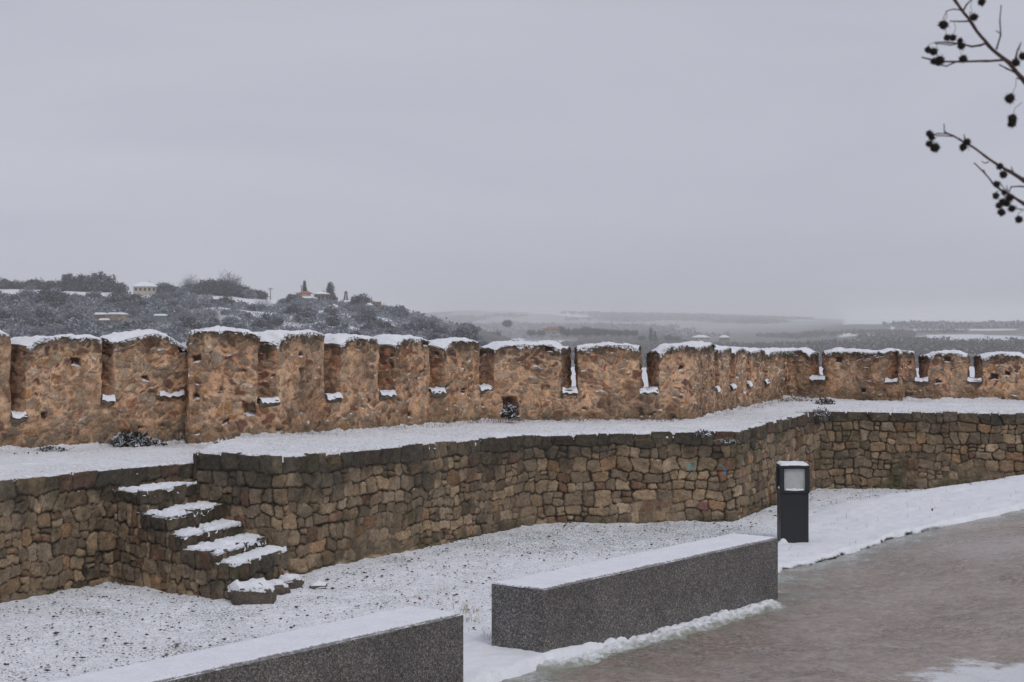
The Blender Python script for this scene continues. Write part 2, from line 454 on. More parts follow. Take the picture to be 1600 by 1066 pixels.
def rubble(poly, ztop, zbot, name, parent, seed, ds=.0125, lip=.35, first=.19, narrow=1.0, wmin=.1, lipmat=None):
    r = np.random.RandomState(seed)
    L_ = poly.len; u = np.arange(0, L_ + ds, ds); u[-1] = L_
    zt = ztop if callable(ztop) else (lambda s: np.full(np.shape(s), float(ztop)))
    zmax = float(np.max(zt(u)))
    hh = np.arange(0, zmax - zbot + ds, ds)                # measured downward from the top
    U, D = np.meshgrid(u, hh)
    P3 = np.stack([U, D, 0 * U + seed * 3.1], -1)
    Uw = U + .040 * vn(P3, .17, seed) + .016 * vn(P3, .06, seed + 1)
    Dw = D + (.045 * vn(P3, .2, seed + 2) + .03 * vn(P3, .5, seed + 22) + .014 * vn(P3, .06, seed + 3)) * sstep(.0, .14, D)
    F1 = np.full(U.shape, 9.0); F2 = F1.copy(); ID = np.zeros(U.shape, int)
    TB = np.zeros(U.shape)
    seeds = []
    y = 0.0; k = 0
    while y < hh[-1] + .1:
        ch = first * r.uniform(.9, 1.12) if k == 0 else r.uniform(.115, .20)
        x = -.1 + r.uniform(-.15, 0)
        while x < L_ + .2:
            w = (r.uniform(.13, .36) if k == 0 else r.choice([r.uniform(wmin, .14), r.uniform(.12, .22), r.uniform(.18, .29)])) * narrow
            if k > 0 and w < .15 and ch > .13 and r.rand() < .45:      # two small stones one over the other
                sp = r.uniform(.4, .6)
                seeds.append((x + w / 2, y + ch * sp / 2, w / 2, ch * sp / 2, k)); seeds.append((x + w / 2, y + ch * (1 + sp) / 2, w / 2, ch * (1 - sp) / 2, k))
            else:
                jy = r.uniform(-.02, .02) if k else 0; sh = r.uniform(.88, 1.1) if k else 1
                seeds.append((x + w / 2, y + ch / 2 + jy, w / 2, ch / 2 * sh, k))
            x += w
        y += ch; k += 1
    for i, (sx, sy, w, h, k) in enumerate(seeds):
        mg = .12
        i0, i1 = int(max(0, (sx - w - mg) / ds)), int(min(len(u), (sx + w + mg) / ds + 1)); j0, j1 = int(max(0, (sy - h - mg) / ds)), int(min(len(hh), (sy + h + mg) / ds + 1))
        if i1 <= i0 or j1 <= j0: continue
        a = Uw[j0:j1, i0:i1] - sx; b = Dw[j0:j1, i0:i1] - sy
        if k: an = ((i * 37 % 17) / 8 - 1) * .22; a, b = a * math.cos(an) + b * math.sin(an), b * math.cos(an) - a * math.sin(an); sk = ((i * 53 % 13) / 6 - 1) * .22; a = a * (1 + sk * b / h)
        a = np.abs(a); b = np.abs(b)
        pw = 6.0 if k == 0 else 3.2 + (i * 7 % 5) * 1.2
        d = (((a / w) ** pw + (b / h) ** pw) ** (1 / pw) - 1) * min(w, h)        # metres outside the outline (negative inside)
        f1 = F1[j0:j1, i0:i1]; f2 = F2[j0:j1, i0:i1]; idv = ID[j0:j1, i0:i1]
        m = d < f1
        F2[j0:j1, i0:i1] = np.where(m, f1, np.minimum(f2, d)); F1[j0:j1, i0:i1] = np.where(m, d, f1); ID[j0:j1, i0:i1] = np.where(m, i, idv)
    S = np.array(seeds); ns = len(S)
    rr, r2, r3 = r.rand(ns), r.rand(ns), r.rand(ns)
    gap = np.minimum(F2 - F1, -F1 * 2 + .03) + .006 * vn(P3, .03, seed + 44)
    jw = .002 + .026 * sstep(-.5, .9, vn(P3, .22, seed + 8) + .5 * vn(P3, .07, seed + 9))
    body = sstep(0, jw + .015, gap - .2 * jw)
    body2 = sstep(.0, .012, gap - .4 * jw)
    limd = sstep(.05, .55, fbm(P3, .9, seed + 12) + .5 * sstep(.5, 1.2, D) - .35)
    dpt = body ** .45 * (.034 - .022 * limd)
    tilt = (r3[ID] - .5) * .03 + (Uw - S[ID, 0]) * (rr[ID] - .5) * .10 + (Dw - S[ID, 1]) * (r2[ID] - .5) * .08
    disp = dpt + tilt * body + .017 * fbm(P3, .10, seed + 5, 4) * body + .008 * vn(P3, .035, seed + 6) - .012 * sstep(.45, .8, vn(P3, .07, seed + 40)) * body
    topc = S[ID, 4] == 0
    col = np.where(topc[..., None], stone_palette(rr, r2, True)[ID], stone_palette(rr, r2)[ID])
    col = col * (1 + .30 * fbm(P3, .09, seed + 7, 4))[..., None]
    ton = sstep(.1, .5, fbm(P3, .07, seed + 31))[..., None] * .35; col = col * (1 - ton) + ton * np.array([.30, .19, .11])
    # pale lime mortar low down and in patches, dark moss and shadowless grime near the top
    limep = sstep(.05, .55, fbm(P3, .9, seed + 12) + .5 * sstep(.5, 1.2, D) - .35)
    joint = (np.array([.046, .037, .027]) * (1 - limep)[..., None] + np.array([.29, .225, .155]) * limep[..., None])
    col = joint * (1 - body2)[..., None] + col * body2[..., None]
    damp = sstep(.1, .5, fbm(P3 * np.array([1, .3, 1]), .35, seed + 51, 4)) * .35; col = col * (1 - damp)[..., None]
    grime = sstep(-.05, .5, fbm(P3, .42, seed + 15, 5) + .5 * (1 - sstep(.15, .6, D)) - .22) * .68
    col = col * (1 - grime[..., None]) + grime[..., None] * np.array([.052, .048, .038])
    moss = sstep(.25, .6, fbm(P3, .4, seed + 19, 4) + .5 * sstep(1.0, 1.25, D)) * .6
    col = col * (1 - moss[..., None]) + moss[..., None] * np.array([.07, .068, .03])
    B = poly.at(u); NR = poly.nrm(u)
    Z = zt(U) - D
    P = np.zeros(U.shape + (3,))
    P[..., 0] = B[None, :, 0] + NR[None, :, 0] * (disp - .03); P[..., 1] = B[None, :, 1] + NR[None, :, 1] * (disp - .03); P[..., 2] = Z
    # uneven tops of the coping stones
    t0 = (r2[ID[0]] - .5) * .035 - .03 * (1 - body[min(3, len(hh) - 1)])
    P[..., 2] += t0[None, :] * (1 - sstep(0, .15, D))
    if name == 'wall_face' and parent is not None and parent.get('graf'):
        for (gx, gy, gr_, gc) in GRAFFITI:
            s0 = poly.at_px(gx); q = poly.at(s0); zz = H - (gy - HY) / F * q[1]
            dd = np.hypot(U - s0, (Z - zz)) + .02 * vn(P3, .04, 77); w_ = (1 - sstep(gr_ * .3, gr_, dd)) * .6
            col = col * (1 - w_[..., None]) + w_[..., None] * np.array(gc)
    # lip over the top going back under the snow
    nb = 12; back = np.linspace(0, 1, nb)[1:] ** 1.5 * lip
    T = P[0][None] + 0 * back[:, None, None]
    T = np.repeat(P[0][None], nb - 1, 0).copy()
    T[..., 0] -= NR[None, :, 0] * back[:, None]; T[..., 1] -= NR[None, :, 1] * back[:, None]
    T[..., 2] += .006 * vn(T, .05, seed + 30) + .004 * sstep(0, .04, back)[:, None] - .02 * sstep(.1, .35, back)[:, None]
    PP = np.concatenate([T[::-1], P]); CC = np.concatenate([np.repeat(col[0][None], nb - 1, 0), col])
    o = MB().grid(PP, {'Col': np.clip(CC, .004, 1)}, flip=True).build(name, M_wall, parent)
    return o

W_R = Poly([(-3.46, 17.34), (-2.50, 16.75), (-2.40, 16.74), (-.2, 20.5), (.15, 21.05), (.55, 21.38), (1.2, 21.48), (2.9, 21.62), (3.06, 21.72), (4.90, 25.85), (5.05, 25.97), (6.5, 25.9), (8.4, 25.4), (10, 25.2), (14, 24.4)])
W_L = Poly([(-8.5, 8.95), (-4.89, 15.27), (-4.20, 16.50), (-4.06, 16.68), (-3.38, 17.5)])
def zr(s):
    q = W_R.at(s); px = CX + F * q[..., 0] / q[..., 1]
    return np.interp(px, [200, 440, 700, 840, 1147, 1275, 1440, 1700], [1.29, 1.28, 1.23, 1.19, 1.21, 1.25, 1.24, 1.24])
wr = empty('retaining_wall', (0, 21, 0)); wr['graf'] = 1
rw_off = Vector((0, 21, 0))
wr.location = (0, 0, 0)
rubble(W_R, zr, -.12, 'wall_face', wr, 5)
del wr['graf']
tag(wr, 'long curved rubble stone retaining wall carrying the snowy walkway right of the steps', 'wall')
wl = empty('retaining_wall', (0, 0, 0))
rubble(W_L, lambda s: np.full(np.shape(s), 1.165), -.12, 'wall_face', wl, 9, first=.2)
tag(wl, 'lower rubble stone retaining wall at the left edge, left of the steps', 'wall')

# walkway snow on top of the retaining walls
def walkway(pairs, name, seed, nu=1400, mat=None):
    lo = np.array([p[0] for p in pairs], float); hi = np.array([p[1] for p in pairs], float)
    s = np.concatenate([[0], np.cumsum(np.linalg.norm(np.diff(lo[:, :2], axis=0), axis=1) + .3 * np.linalg.norm(np.diff(hi[:, :2], axis=0), axis=1))])
    uu = np.linspace(0, s[-1], nu)
    A = np.stack([np.interp(uu, s, lo[:, k]) for k in range(3)], -1); B = np.stack([np.interp(uu, s, hi[:, k]) for k in range(3)], -1)
    w = np.linalg.norm((B - A)[:, :2], axis=1)
    tt = np.concatenate([np.linspace(0, .12, 10)[:-1], np.linspace(.12, 1, 60) ** 1.0 * 1.0])
    tt = np.concatenate([np.array([0, .006, .014, .025, .04, .06, .085]), np.linspace(.11, 1, 70)])
    dirv = (B - A) / w[:, None]
    base = A[None] + dirv[None] * (tt[:, None] * w[None])[..., None]
    P3 = A * 1.0; P3[:, 2] = seed
    ins = .045 + .045 * fbm(P3, .16, seed, 3) + .03 * vn(P3, .05, seed + 3) + .02 * fbm(P3, .6, seed + 4)
    ins = np.clip(ins, -.035, .12)
    base[..., 0] += dirv[None, :, 0] * ins[None] * (1 - sstep(0, .5, tt * w.mean()))[:, None]
    base[..., 1] += dirv[None, :, 1] * ins[None] * (1 - sstep(0, .5, tt * w.mean()))[:, None]
    dm = tt[:, None] * w[None]
    z = .034 * sstep(0, .05, dm) - .012 + .012 * vn(base, .05, seed + 5) * sstep(0, .03, dm) + .02 * fbm(base, .35, seed + 6)
    z = z + .09 * sstep(.35, 0, w[None] - dm) * (.5 + .9 * fbm(base, .3, seed + 9)) + .035 * sstep(.7, .0, w[None] - dm) * np.abs(vn(base, .06, seed + 12))
    z[0] -= .05
    base[..., 2] += z
    grass = sstep(.9, .1, w[None] - dm) * sstep(-.1, .4, fbm(base, .5, seed + 20))
    o = MB().grid(base, {'weed': grass}).build(name, mat)
    return o
def walk_mat():
    m, t, b = new_mat('walkway_snow'); P = pos(t)
    c = ramp(t, noise(t, P, 5, 4, .6), [(.3, (.72, .735, .78)), (.7, (.83, .845, .885))])
    aw = N(t, 'ShaderNodeAttribute', attribute_name='weed').outputs['Fac']
    big = ramp(t, noise(t, P, 1.3, 3, .5), [(.32, .15), (.58, 1.0)])
    d = ramp(t, noise(t, P, 33, 5, .7), [(.47, 0.0), (.62, .7)])
    c = mixc(t, mth(t, 'MULTIPLY', d, big), c, (.38, .33, .28))
    d2 = ramp(t, noise(t, P, 48, 4, .7), [(.42, 0.0), (.60, .8)])
    c = mixc(t, mth(t, 'MULTIPLY', d2, aw), c, (.16, .14, .11))
    L(t, c, b.inputs['Base Color'])
    bump(t, b, mth(t, 'ADD', noise(t, P, 28, 4, .6), noise(t, P, 90, 3, .6)), .6, .014)
    return m
M_walk = walk_mat()
def lo(x, y, z): return (x, y, z)
ow = walkway([((-8.5, 8.95, 1.165), (-10.2, 16.6, 1.18)), ((-4.89, 15.27, 1.165), (-5.96, 18.85, 1.18)), ((-4.18, 16.52, 1.165), (-4.9, 19.4, 1.18)),
              ((-4.04, 16.70, 1.165), (-4.4, 19.65, 1.18)), ((-3.40, 17.48, 1.165), (-3.6, 19.6, 1.18)), ((-3.36, 17.6, 1.165), (-3.2, 19.5, 1.18))], 'walkway', 3, mat=M_walk)
tag(ow, kind='structure')
ow = walkway([((-3.40, 17.36, 1.29), (-3.27, 19.6, 1.30)), ((-2.50, 16.76, 1.285), (-3.05, 19.7, 1.295)), ((-2.40, 16.76, 1.28), (-2.98, 19.8, 1.29)),
              ((-.2, 20.5, 1.205), (-.6, 23.1, 1.26)), ((.15, 21.05, 1.195), (-.2, 23.35, 1.25)), ((.55, 21.38, 1.19), (.2, 23.45, 1.245)), ((1.2, 21.48, 1.19), (1.0, 23.6, 1.235)), ((2.9, 21.62, 1.205), (2.5, 23.95, 1.22)),
              ((3.06, 21.72, 1.21), (2.75, 24.1, 1.22)), ((4.90, 25.85, 1.245), (5.1, 30.4, 1.22)), ((5.05, 25.97, 1.25), (5.4, 30.5, 1.22)),
              ((6.5, 25.9, 1.24), (7.1, 29.4, 1.235)), ((8.4, 25.4, 1.24), (9.3, 29.2, 1.24)), ((14, 24.4, 1.24), (14, 28.0, 1.24))], 'walkway', 6, nu=2000, mat=M_walk)
tag(ow, kind='structure')
# dark little side of the higher walkway where it steps above the left one
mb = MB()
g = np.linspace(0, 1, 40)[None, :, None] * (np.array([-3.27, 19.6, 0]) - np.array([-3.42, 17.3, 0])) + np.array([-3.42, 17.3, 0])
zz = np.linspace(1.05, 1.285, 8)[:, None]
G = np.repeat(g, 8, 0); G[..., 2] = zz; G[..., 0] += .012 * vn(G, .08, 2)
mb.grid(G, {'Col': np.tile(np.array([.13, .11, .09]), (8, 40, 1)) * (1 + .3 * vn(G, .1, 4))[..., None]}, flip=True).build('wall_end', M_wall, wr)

# ------------------------------------------------------------------ staircase
st = empty('stone_staircase', (0, 0, 0))
tag(st, 'short flight of uneven rubble steps with snow on every tread, against the retaining wall', 'stairs')
def frontx(px):   # on the front line of the flight
    a = (px - CX) / F; d = (16.58 - .678 * 4.14) / (1 + .678 * a); return (a * d, d)
def backx(px):
    a = (px - CX) / F; d = (16.7 - .612 * 2.42 - .02) / (1 + .612 * a); return (a * d, d)
FC = [(225, .955), (270, .735), (291, .56), (346, .43), (369, .33)]
RC = [308, 344, 377, 417, 449]
LX = [177, 217, 249, 290, 323]
prevb = (-3.44, 17.48)
for i in range(5):
    f = np.array(frontx(FC[i][0])); b = np.array(backx(RC[i])); l = np.array(frontx(LX[i])); z = FC[i][1]
    n2 = np.array([-.55, -.83])
    l = l + np.array([-.02, .02]); push = .03 * (i % 2) + .02 * i
    f = f + n2 * push * .6; l2 = l + n2 * push * .6
    start = l2 + np.array([-.06, .30])
    pl = Poly([start, l2 + np.array([0, .03]), l2 + np.array([.03, 0]), f - np.array([.04, -.02]), f + np.array([.01, .04]), b + (b - f) / np.linalg.norm(b - f) * .02])
    stp = empty('step'); stp.parent = st
    rubble(pl, z, -.12, 'wall_face', stp, 40 + i, ds=.012, lip=.12, first=.15, narrow=.75, wmin=.07)
    # snow on the tread
    bk = np.array(prevb)
    A, B_, C_, D_ = l2 + np.array([.0, .05]), f, b, bk + np.array([0, .05])
    uu = np.linspace(0, 1, 70)[None, :, None]; vv = np.linspace(0, 1, 70)[:, None, None]
    Gp = (1 - vv) * ((1 - uu) * A + uu * B_) + vv * ((1 - uu) * D_ + uu * C_)
    P = np.concatenate([Gp, np.full(Gp.shape[:2] + (1,), z)], -1)
    eu = np.minimum(uu[..., 0], 1 - uu[..., 0]) + 0 * vv[..., 0]; ev = vv[..., 0] + 0 * uu[..., 0]; e1 = np.minimum(1 - uu[..., 0], ev) + 0 * ev
    ctr = P.mean((0, 1)); fb = fbm(P, .12, 50 + i)
    shrink = (.004 + .035 * fb) * (1 - sstep(0, .25, np.minimum(eu, ev)))
    P[..., :2] = P[..., :2] + (ctr[:2] - P[..., :2]) * shrink[..., None]
    hole = sstep(.2, .42, fbm(P, .13, 60 + i, 4) + .14)
    P[..., 2] += -.02 + .045 * sstep(0, .05, np.minimum(eu, e1)) + .018 * vn(P, .05, 70 + i) - .04 * hole * (i != 4)
    MB().grid(P).build('snow', M_snow, stp)
    slab = P.copy(); slab[..., 2] = z - .004 + .006 * fbm(P, .1, 99)
    MB().grid(slab, {'Col': np.tile(np.array([.10, .085, .07]), P.shape[:2] + (1,))}).build('tread', M_wall, stp)
    prevb = tuple(b)

# loose rocks at the foot
def rock(px, d, sx, sy, sz, name, label, seed, snow=True, rot=0):
    d = F * H / (d - HY) if d > 100 else d; x = xd(px, d)
    n = 26
    th = np.linspace(0, 2 * math.pi, n); ph = np.linspace(-math.pi / 2, math.pi / 2, 16)
    TH, PH = np.meshgrid(th, ph)
    def se(v, e): return np.sign(v) * np.abs(v) ** e
    P = np.stack([se(np.cos(PH), .6) * se(np.cos(TH), .7) * sx, se(np.cos(PH), .6) * se(np.sin(TH), .7) * sy, se(np.sin(PH), .7) * sz], -1)
    P += .26 * min(sx, sz * 2) * vvec(P + seed, .12, seed) + .10 * min(sx, sz * 2) * vvec(P + seed, .04, seed + 5)
    P[:, -1] = P[:, 0]
    co, si = math.cos(rot), math.sin(rot)
    P = np.stack([P[..., 0] * co - P[..., 1] * si, P[..., 0] * si + P[..., 1] * co, P[..., 2]], -1)
    c = np.tile(np.array([.13, .105, .085]), P.shape[:2] + (1,)) * (1 + .35 * fbm(P + seed, .08, 3))[..., None]
    r0 = empty(name, (x, d, 0)); tag(r0, label, 'rock')
    P[..., 2] += sz * .35
    MB().grid(P, {'Col': c}).build('stone', M_wall, r0)
    if snow:
        top = P[9:].copy(); top[..., 2] += .010 + .016 * vn(top, .05, seed) + .008 * vn(top, .02, seed); top[0, :, 2] -= .03; top[..., :2] *= 1.01
        MB().grid(top, {'thin': np.array([.8, .5, .2, 0, 0, 0, 0])[:, None] + 0 * top[..., 0]}).build('snow', M_cap, r0)
rock(402, 15.5, .17, .13, .13, 'rock', 'rounded stone block with a snow cap at the foot of the steps, nearest the viewer', 3)
rock(377, 15.5, .12, .11, .13, 'rock', 'snow covered stone tucked behind the rounded block under the lowest step', 8, rot=.5)
rock(427, 15.95, .11, .09, .09, 'rock', 'flat dark stone half under snow, right of the rounded block', 12, rot=.3)
rock(455, 16.3, .11, .10, .09, 'rock', 'snow topped stone touching the retaining wall right of the lowest step', 17)
rock(497, 917, .09, .06, .025, 'rock', 'thin flat stone flush with the snow, rightmost of the loose stones', 23, rot=.2)
rock(441, 16.0, .07, .06, .06, 'rock', 'small snow topped stone between the flat dark stone and the retaining wall', 31)
rock(463, 912, .08, .05, .03, 'rock', 'small dark flat stone between the loose stones and the open snow', 27, rot=-.3)

# ------------------------------------------------------------------ crenellated parapet
PAR = Poly([(-10.5, 16.1), (-4.0, 19.75), (-3.93, 19.43), (-3.07, 19.4), (-.37, 23.1), (2.55, 23.7), (2.7, 23.82), (5.16, 30.35), (5.24, 30.45), (7.05, 29.0), (7.2, 29.5), (12, 28.2), (14, 27.6)])
def s_px(px): return PAR.at_px(px)
SILLZ = ([0, 40, 170, 270, 410, 515, 600, 685, 760, 885, 1010, 1120, 1228, 1278, 1390, 1440, 1600],
         [1.58, 1.60, 1.77, 1.80, 1.72, 1.73, 1.73, 1.73, 1.73, 1.68, 1.67, 1.62, 1.60, 1.63, 1.62, 1.62, 1.62])
def px_of(s):
    q = PAR.at(s); return CX + F * q[..., 0] / q[..., 1]
def zsill(s): return np.interp(px_of(s), *SILLZ)
HOLES = []     # (s, z, half width, half height, depth)
def add_hole(px, py, hw, hh_, dp, sq=True):
    s0 = s_px(px); q = PAR.at(s0); HOLES.append((s0, H - (py - HY) / F * q[1], hw, hh_, dp))
add_hole(797, 634, .10, .11, .42)
add_hole(391, 637, .075, .065, .2)
for (a, b_, c) in [(118, 565, .05), (68, 650, .03), (226, 590, .03), (307, 560, .04), (306, 620, .03), (352, 660, .03), (470, 555, .03), (640, 645, .035), (725, 612, .04),
                   (1066, 575, .04), (860, 545, .05), (1096, 612, .06), (1310, 562, .06), (1350, 610, .04), (1480, 562, .05), (1466, 598, .04), (1553, 588, .06), (1575, 583, .04), (1128, 625, .04), (1170, 600, .04), (285, 545, .05)]:
    add_hole(a, b_, c, c * .8, .06)
def par_surface(P, Nv, U, seed=0, edge=None, zt=None, zb=None, holes=False):
    """displace a patch and colour it; P grid, Nv normals"""
    warp = P + .06 * vvec(P, .17, 200) + .03 * vvec(P, .06, 203)
    F1, F2, ID, I2 = voro(warp / np.array([.14, .14, .105]), 61)
    G1, G2, JD, J2 = voro(warp / np.array([.085, .085, .06]), 71)
    big = (I2 > .30)
    cover = vn(P, .7, 88)
    m1 = sstep(.10, .24, F2 - F1 - .12 * (1 - big) + .06 * cover) * (I2 > .16)
    smear = sstep(.05, .45, fbm(P, .55, 188, 4)); m1 = m1 * (1 - .5 * smear)
    m2 = sstep(.14, .28, G2 - G1) * (J2 > .5) * (1 - m1) * (1 - .5 * smear)
    pal = np.array([(.30, .22, .155), (.36, .27, .19), (.26, .20, .15), (.33, .21, .13), (.40, .31, .22), (.22, .17, .125), (.27, .12, .07), (.34, .19, .085), (.16, .075, .05), (.31, .25, .19), (.28, .20, .14), (.13, .07, .06)])
    c1 = pal[(ID * 11.999).astype(int)] * (.8 + .4 * hsh((ID * 1e5).astype(np.int64), (ID * 3e4).astype(np.int64), (ID * 77).astype(np.int64)))[..., None]
    c2 = pal[(JD * 11.999).astype(int)]
    mort = np.array([.575, .352, .215]) + .10 * fbm(P, .5, 91)[..., None] * np.array([1, .8, .6])
    red = sstep(.1, .5, fbm(P, .8, 95)); mort = mort * (1 - red[..., None] * .6) + red[..., None] * .6 * np.array([.48, .22, .10])
    pale = sstep(.1, .6, fbm(P, .35, 96)); mort = mort * (1 - pale[..., None] * .65) + pale[..., None] * .65 * np.array([.70, .51, .335])
    col = mort * (1 - m2)[..., None] + c2 * m2[..., None]
    c1 = c1 * .86 + mort * .14 * .7; c1 = c1 * (1 + .3 * fbm(P, .05, 98, 3))[..., None]; c2 = c2
    col = col * (1 - m1)[..., None] + c1 * m1[..., None]
    rim = sstep(.0, .10, np.abs(F2 - F1 - .13)) * .42 + .58
    col = col * (np.where(I2 > .45, rim, 1))[..., None]
    stain = sstep(.02, .5, fbm(P, .5, 111, 5)) * .62
    col = col * (1 - stain[..., None]) + stain[..., None] * np.array([.15, .10, .068])
    if zt is not None:      # dark lichen crust under the snow
        k = sstep(.24, .02, (zt - P[..., 2]) + .16 * fbm(P, .12, 121, 4)) * .85
        col = col * (1 - k[..., None]) + k[..., None] * np.array([.055, .048, .038])
    if zb is not None:      # damp foot
        k = sstep(.30, .0, (P[..., 2] - zb) + .15 * fbm(P, .2, 131)) * .6
        col = col * (1 - k[..., None]) + k[..., None] * np.array([.12, .09, .055])
    vein = (1 - sstep(.02, .10, F2 - F1)) * sstep(-.2, .3, fbm(P, .4, 97)); col = col * (1 - .35 * vein[..., None]) + .35 * vein[..., None] * np.array([.66, .45, .28])
    strk = sstep(.1, .5, fbm(P * np.array([1, 1, .22]), .16, 133, 3)) * .22; col = col * (1.17 - strk)[..., None]
    disp = m1 * .018 + m2 * .008 + .018 * fbm(P, .2, 141, 4) + .009 * vn(P, .035, 142)
    pit = sstep(.45, .75, vn(P, .075, 151)) * sstep(-.1, .3, vn(P, .5, 152))
    disp = disp - .03 * pit; col = col * (1 - .55 * pit[..., None])
    if edge is not None: disp = disp * edge
    lim = vvec(P, .28, 160) * .028 + vvec(P, .07, 163) * .013
    Q = P + lim + Nv * disp[..., None]
    if holes and U is not None:
        for (s0, z0, hw, hh_, dp) in HOLES:
            wob = .012 * vn(P, .03, 170)
            k = sstep(.012, -.006, np.maximum(np.abs(U - s0) - hw, np.abs(P[..., 2] - z0) - hh_) + wob)
            Q = Q - Nv * (dp * k)[..., None]
            if dp > .1: col = col * (1 - .0 * k[..., None])
            else: col = col * (1 - k[..., None]) + k[..., None] * np.array([.10, .045, .03])
    return Q, np.clip(col, .01, 1)

par = empty('battlement_wall', (0, 0, 0))
tag(par, 'orange stone and mortar parapet wall with square snow capped merlons behind the walkway', 'wall')
DS = .0145
TH = .44
def offs(s, t): 
    return PAR.at(s) - PAR.nrm(s, .12) * t
# base course under the merlons
mb = MB()
s0, s1 = 0.0, PAR.len
U_ = np.arange(s0, s1, DS); hN = 50
Vn = np.linspace(0, 1, hN)[:, None]
U, V = np.meshgrid(U_, np.linspace(0, 1, hN))
zb, ztp = 1.0, zsill(U_)
B = PAR.at(U_); NR = PAR.nrm(U_)
P = np.zeros(U.shape + (3,)); P[..., 0] = B[None, :, 0]; P[..., 1] = B[None, :, 1]; P[..., 2] = zb + V * (ztp[None] - zb)
Nv = np.zeros_like(P); Nv[..., :2] = NR[None]
Q, c = par_surface(P, Nv, U, holes=True, zb=1.27, edge=sstep(0, .06, (1 - V) * .6) * .0 + 1)
inner_top = Q[-1].copy()
mb.grid(Q, {'Col': c})
# top (sill level) and outer face, coarser
Uc = np.arange(s0, s1, .05)
tt = np.linspace(0, 1, 12)
G = np.zeros((12, len(Uc), 3))
for j, t_ in enumerate(tt):
    q = offs(Uc, TH * t_ + .01); G[j, :, 0] = q[:, 0]; G[j, :, 1] = q[:, 1]; G[j, :, 2] = zsill(Uc) - .006
G[1:-1, :, 2] += .012 * fbm(G[1:-1], .15, 7)
cc = np.tile(np.array([.3, .2, .12]), G.shape[:2] + (1,))
mb.grid(G, {'Col': cc})
G2 = np.zeros((8, len(Uc), 3)); q = offs(Uc, TH)
for j, z_ in enumerate(np.linspace(-.3, 1, 8)):
    G2[j, :, 0] = q[:, 0]; G2[j, :, 1] = q[:, 1]; G2[j, :, 2] = .6 + (zsill(Uc) - .006 - .6) * (j / 7)
mb.grid(G2, {'Col': np.tile(np.array([.4, .26, .15]), G2.shape[:2] + (1,))}, flip=True)
mb.build('wall_base', M_par, par)

GAPS = [(18, 42), (158, 180), (292.9, 293.9), (404.5, 434), (507, 532), (591, 616), (670, 694), (749, 772), (877, 903), (998, 1029), (1117, 1122.5), (1141, 1147), (1167, 1173), (1194, 1200), (1265, 1291), (1383, 1404), (1429, 1451), (1511, 1534)]
TOPS = [(9, 510), (90, 520), (228, 514), (350, 510), (470, 514), (560, 519), (640, 521), (720, 526), (830, 530), (950, 533.5), (1050, 534), (1131, 537), (1157, 539), (1183, 541), (1240, 541), (1330, 542.5), (1407, 544), (1475, 545), (1560, 548)]
ENDR = [(.08, .03), (.09, .02), (.07, .16), (.03, .04), (.12, .02), (.10, .02), (.10, .02), (.09, .02), (.07, .09), (.02, .04), (.11, .02), (.02, .03), (.03, .03), (.02, .03), (.04, .08), (.05, .02), (.02, .03), (.08, .05), (.05, .06)]
edges = [s_px(0) - 1.2] + [s_px(a) for g_ in GAPS for a in g_] + [s_px(1606)]
OUTER = [(-14, -8), (126, 132), (None, None), (360, 380), (463, 483), (547, 567), (626, 645), (706, 722), (893.5, 900), (1003, 1012), (None, None), (None, None), (None, None), (None, None), (1279, 1285), (1406, 1423), (1431, 1435.5), (1513, 1521)]
_ss = np.linspace(0, PAR.len, 6000); _oq = offs(_ss, TH); _opx = CX + F * _oq[:, 0] / _oq[:, 1]
def s_outer(px, near):
    m = np.abs(_ss - near) < .9
    return float(_ss[m][np.argmin(np.abs(_opx[m] - px))])
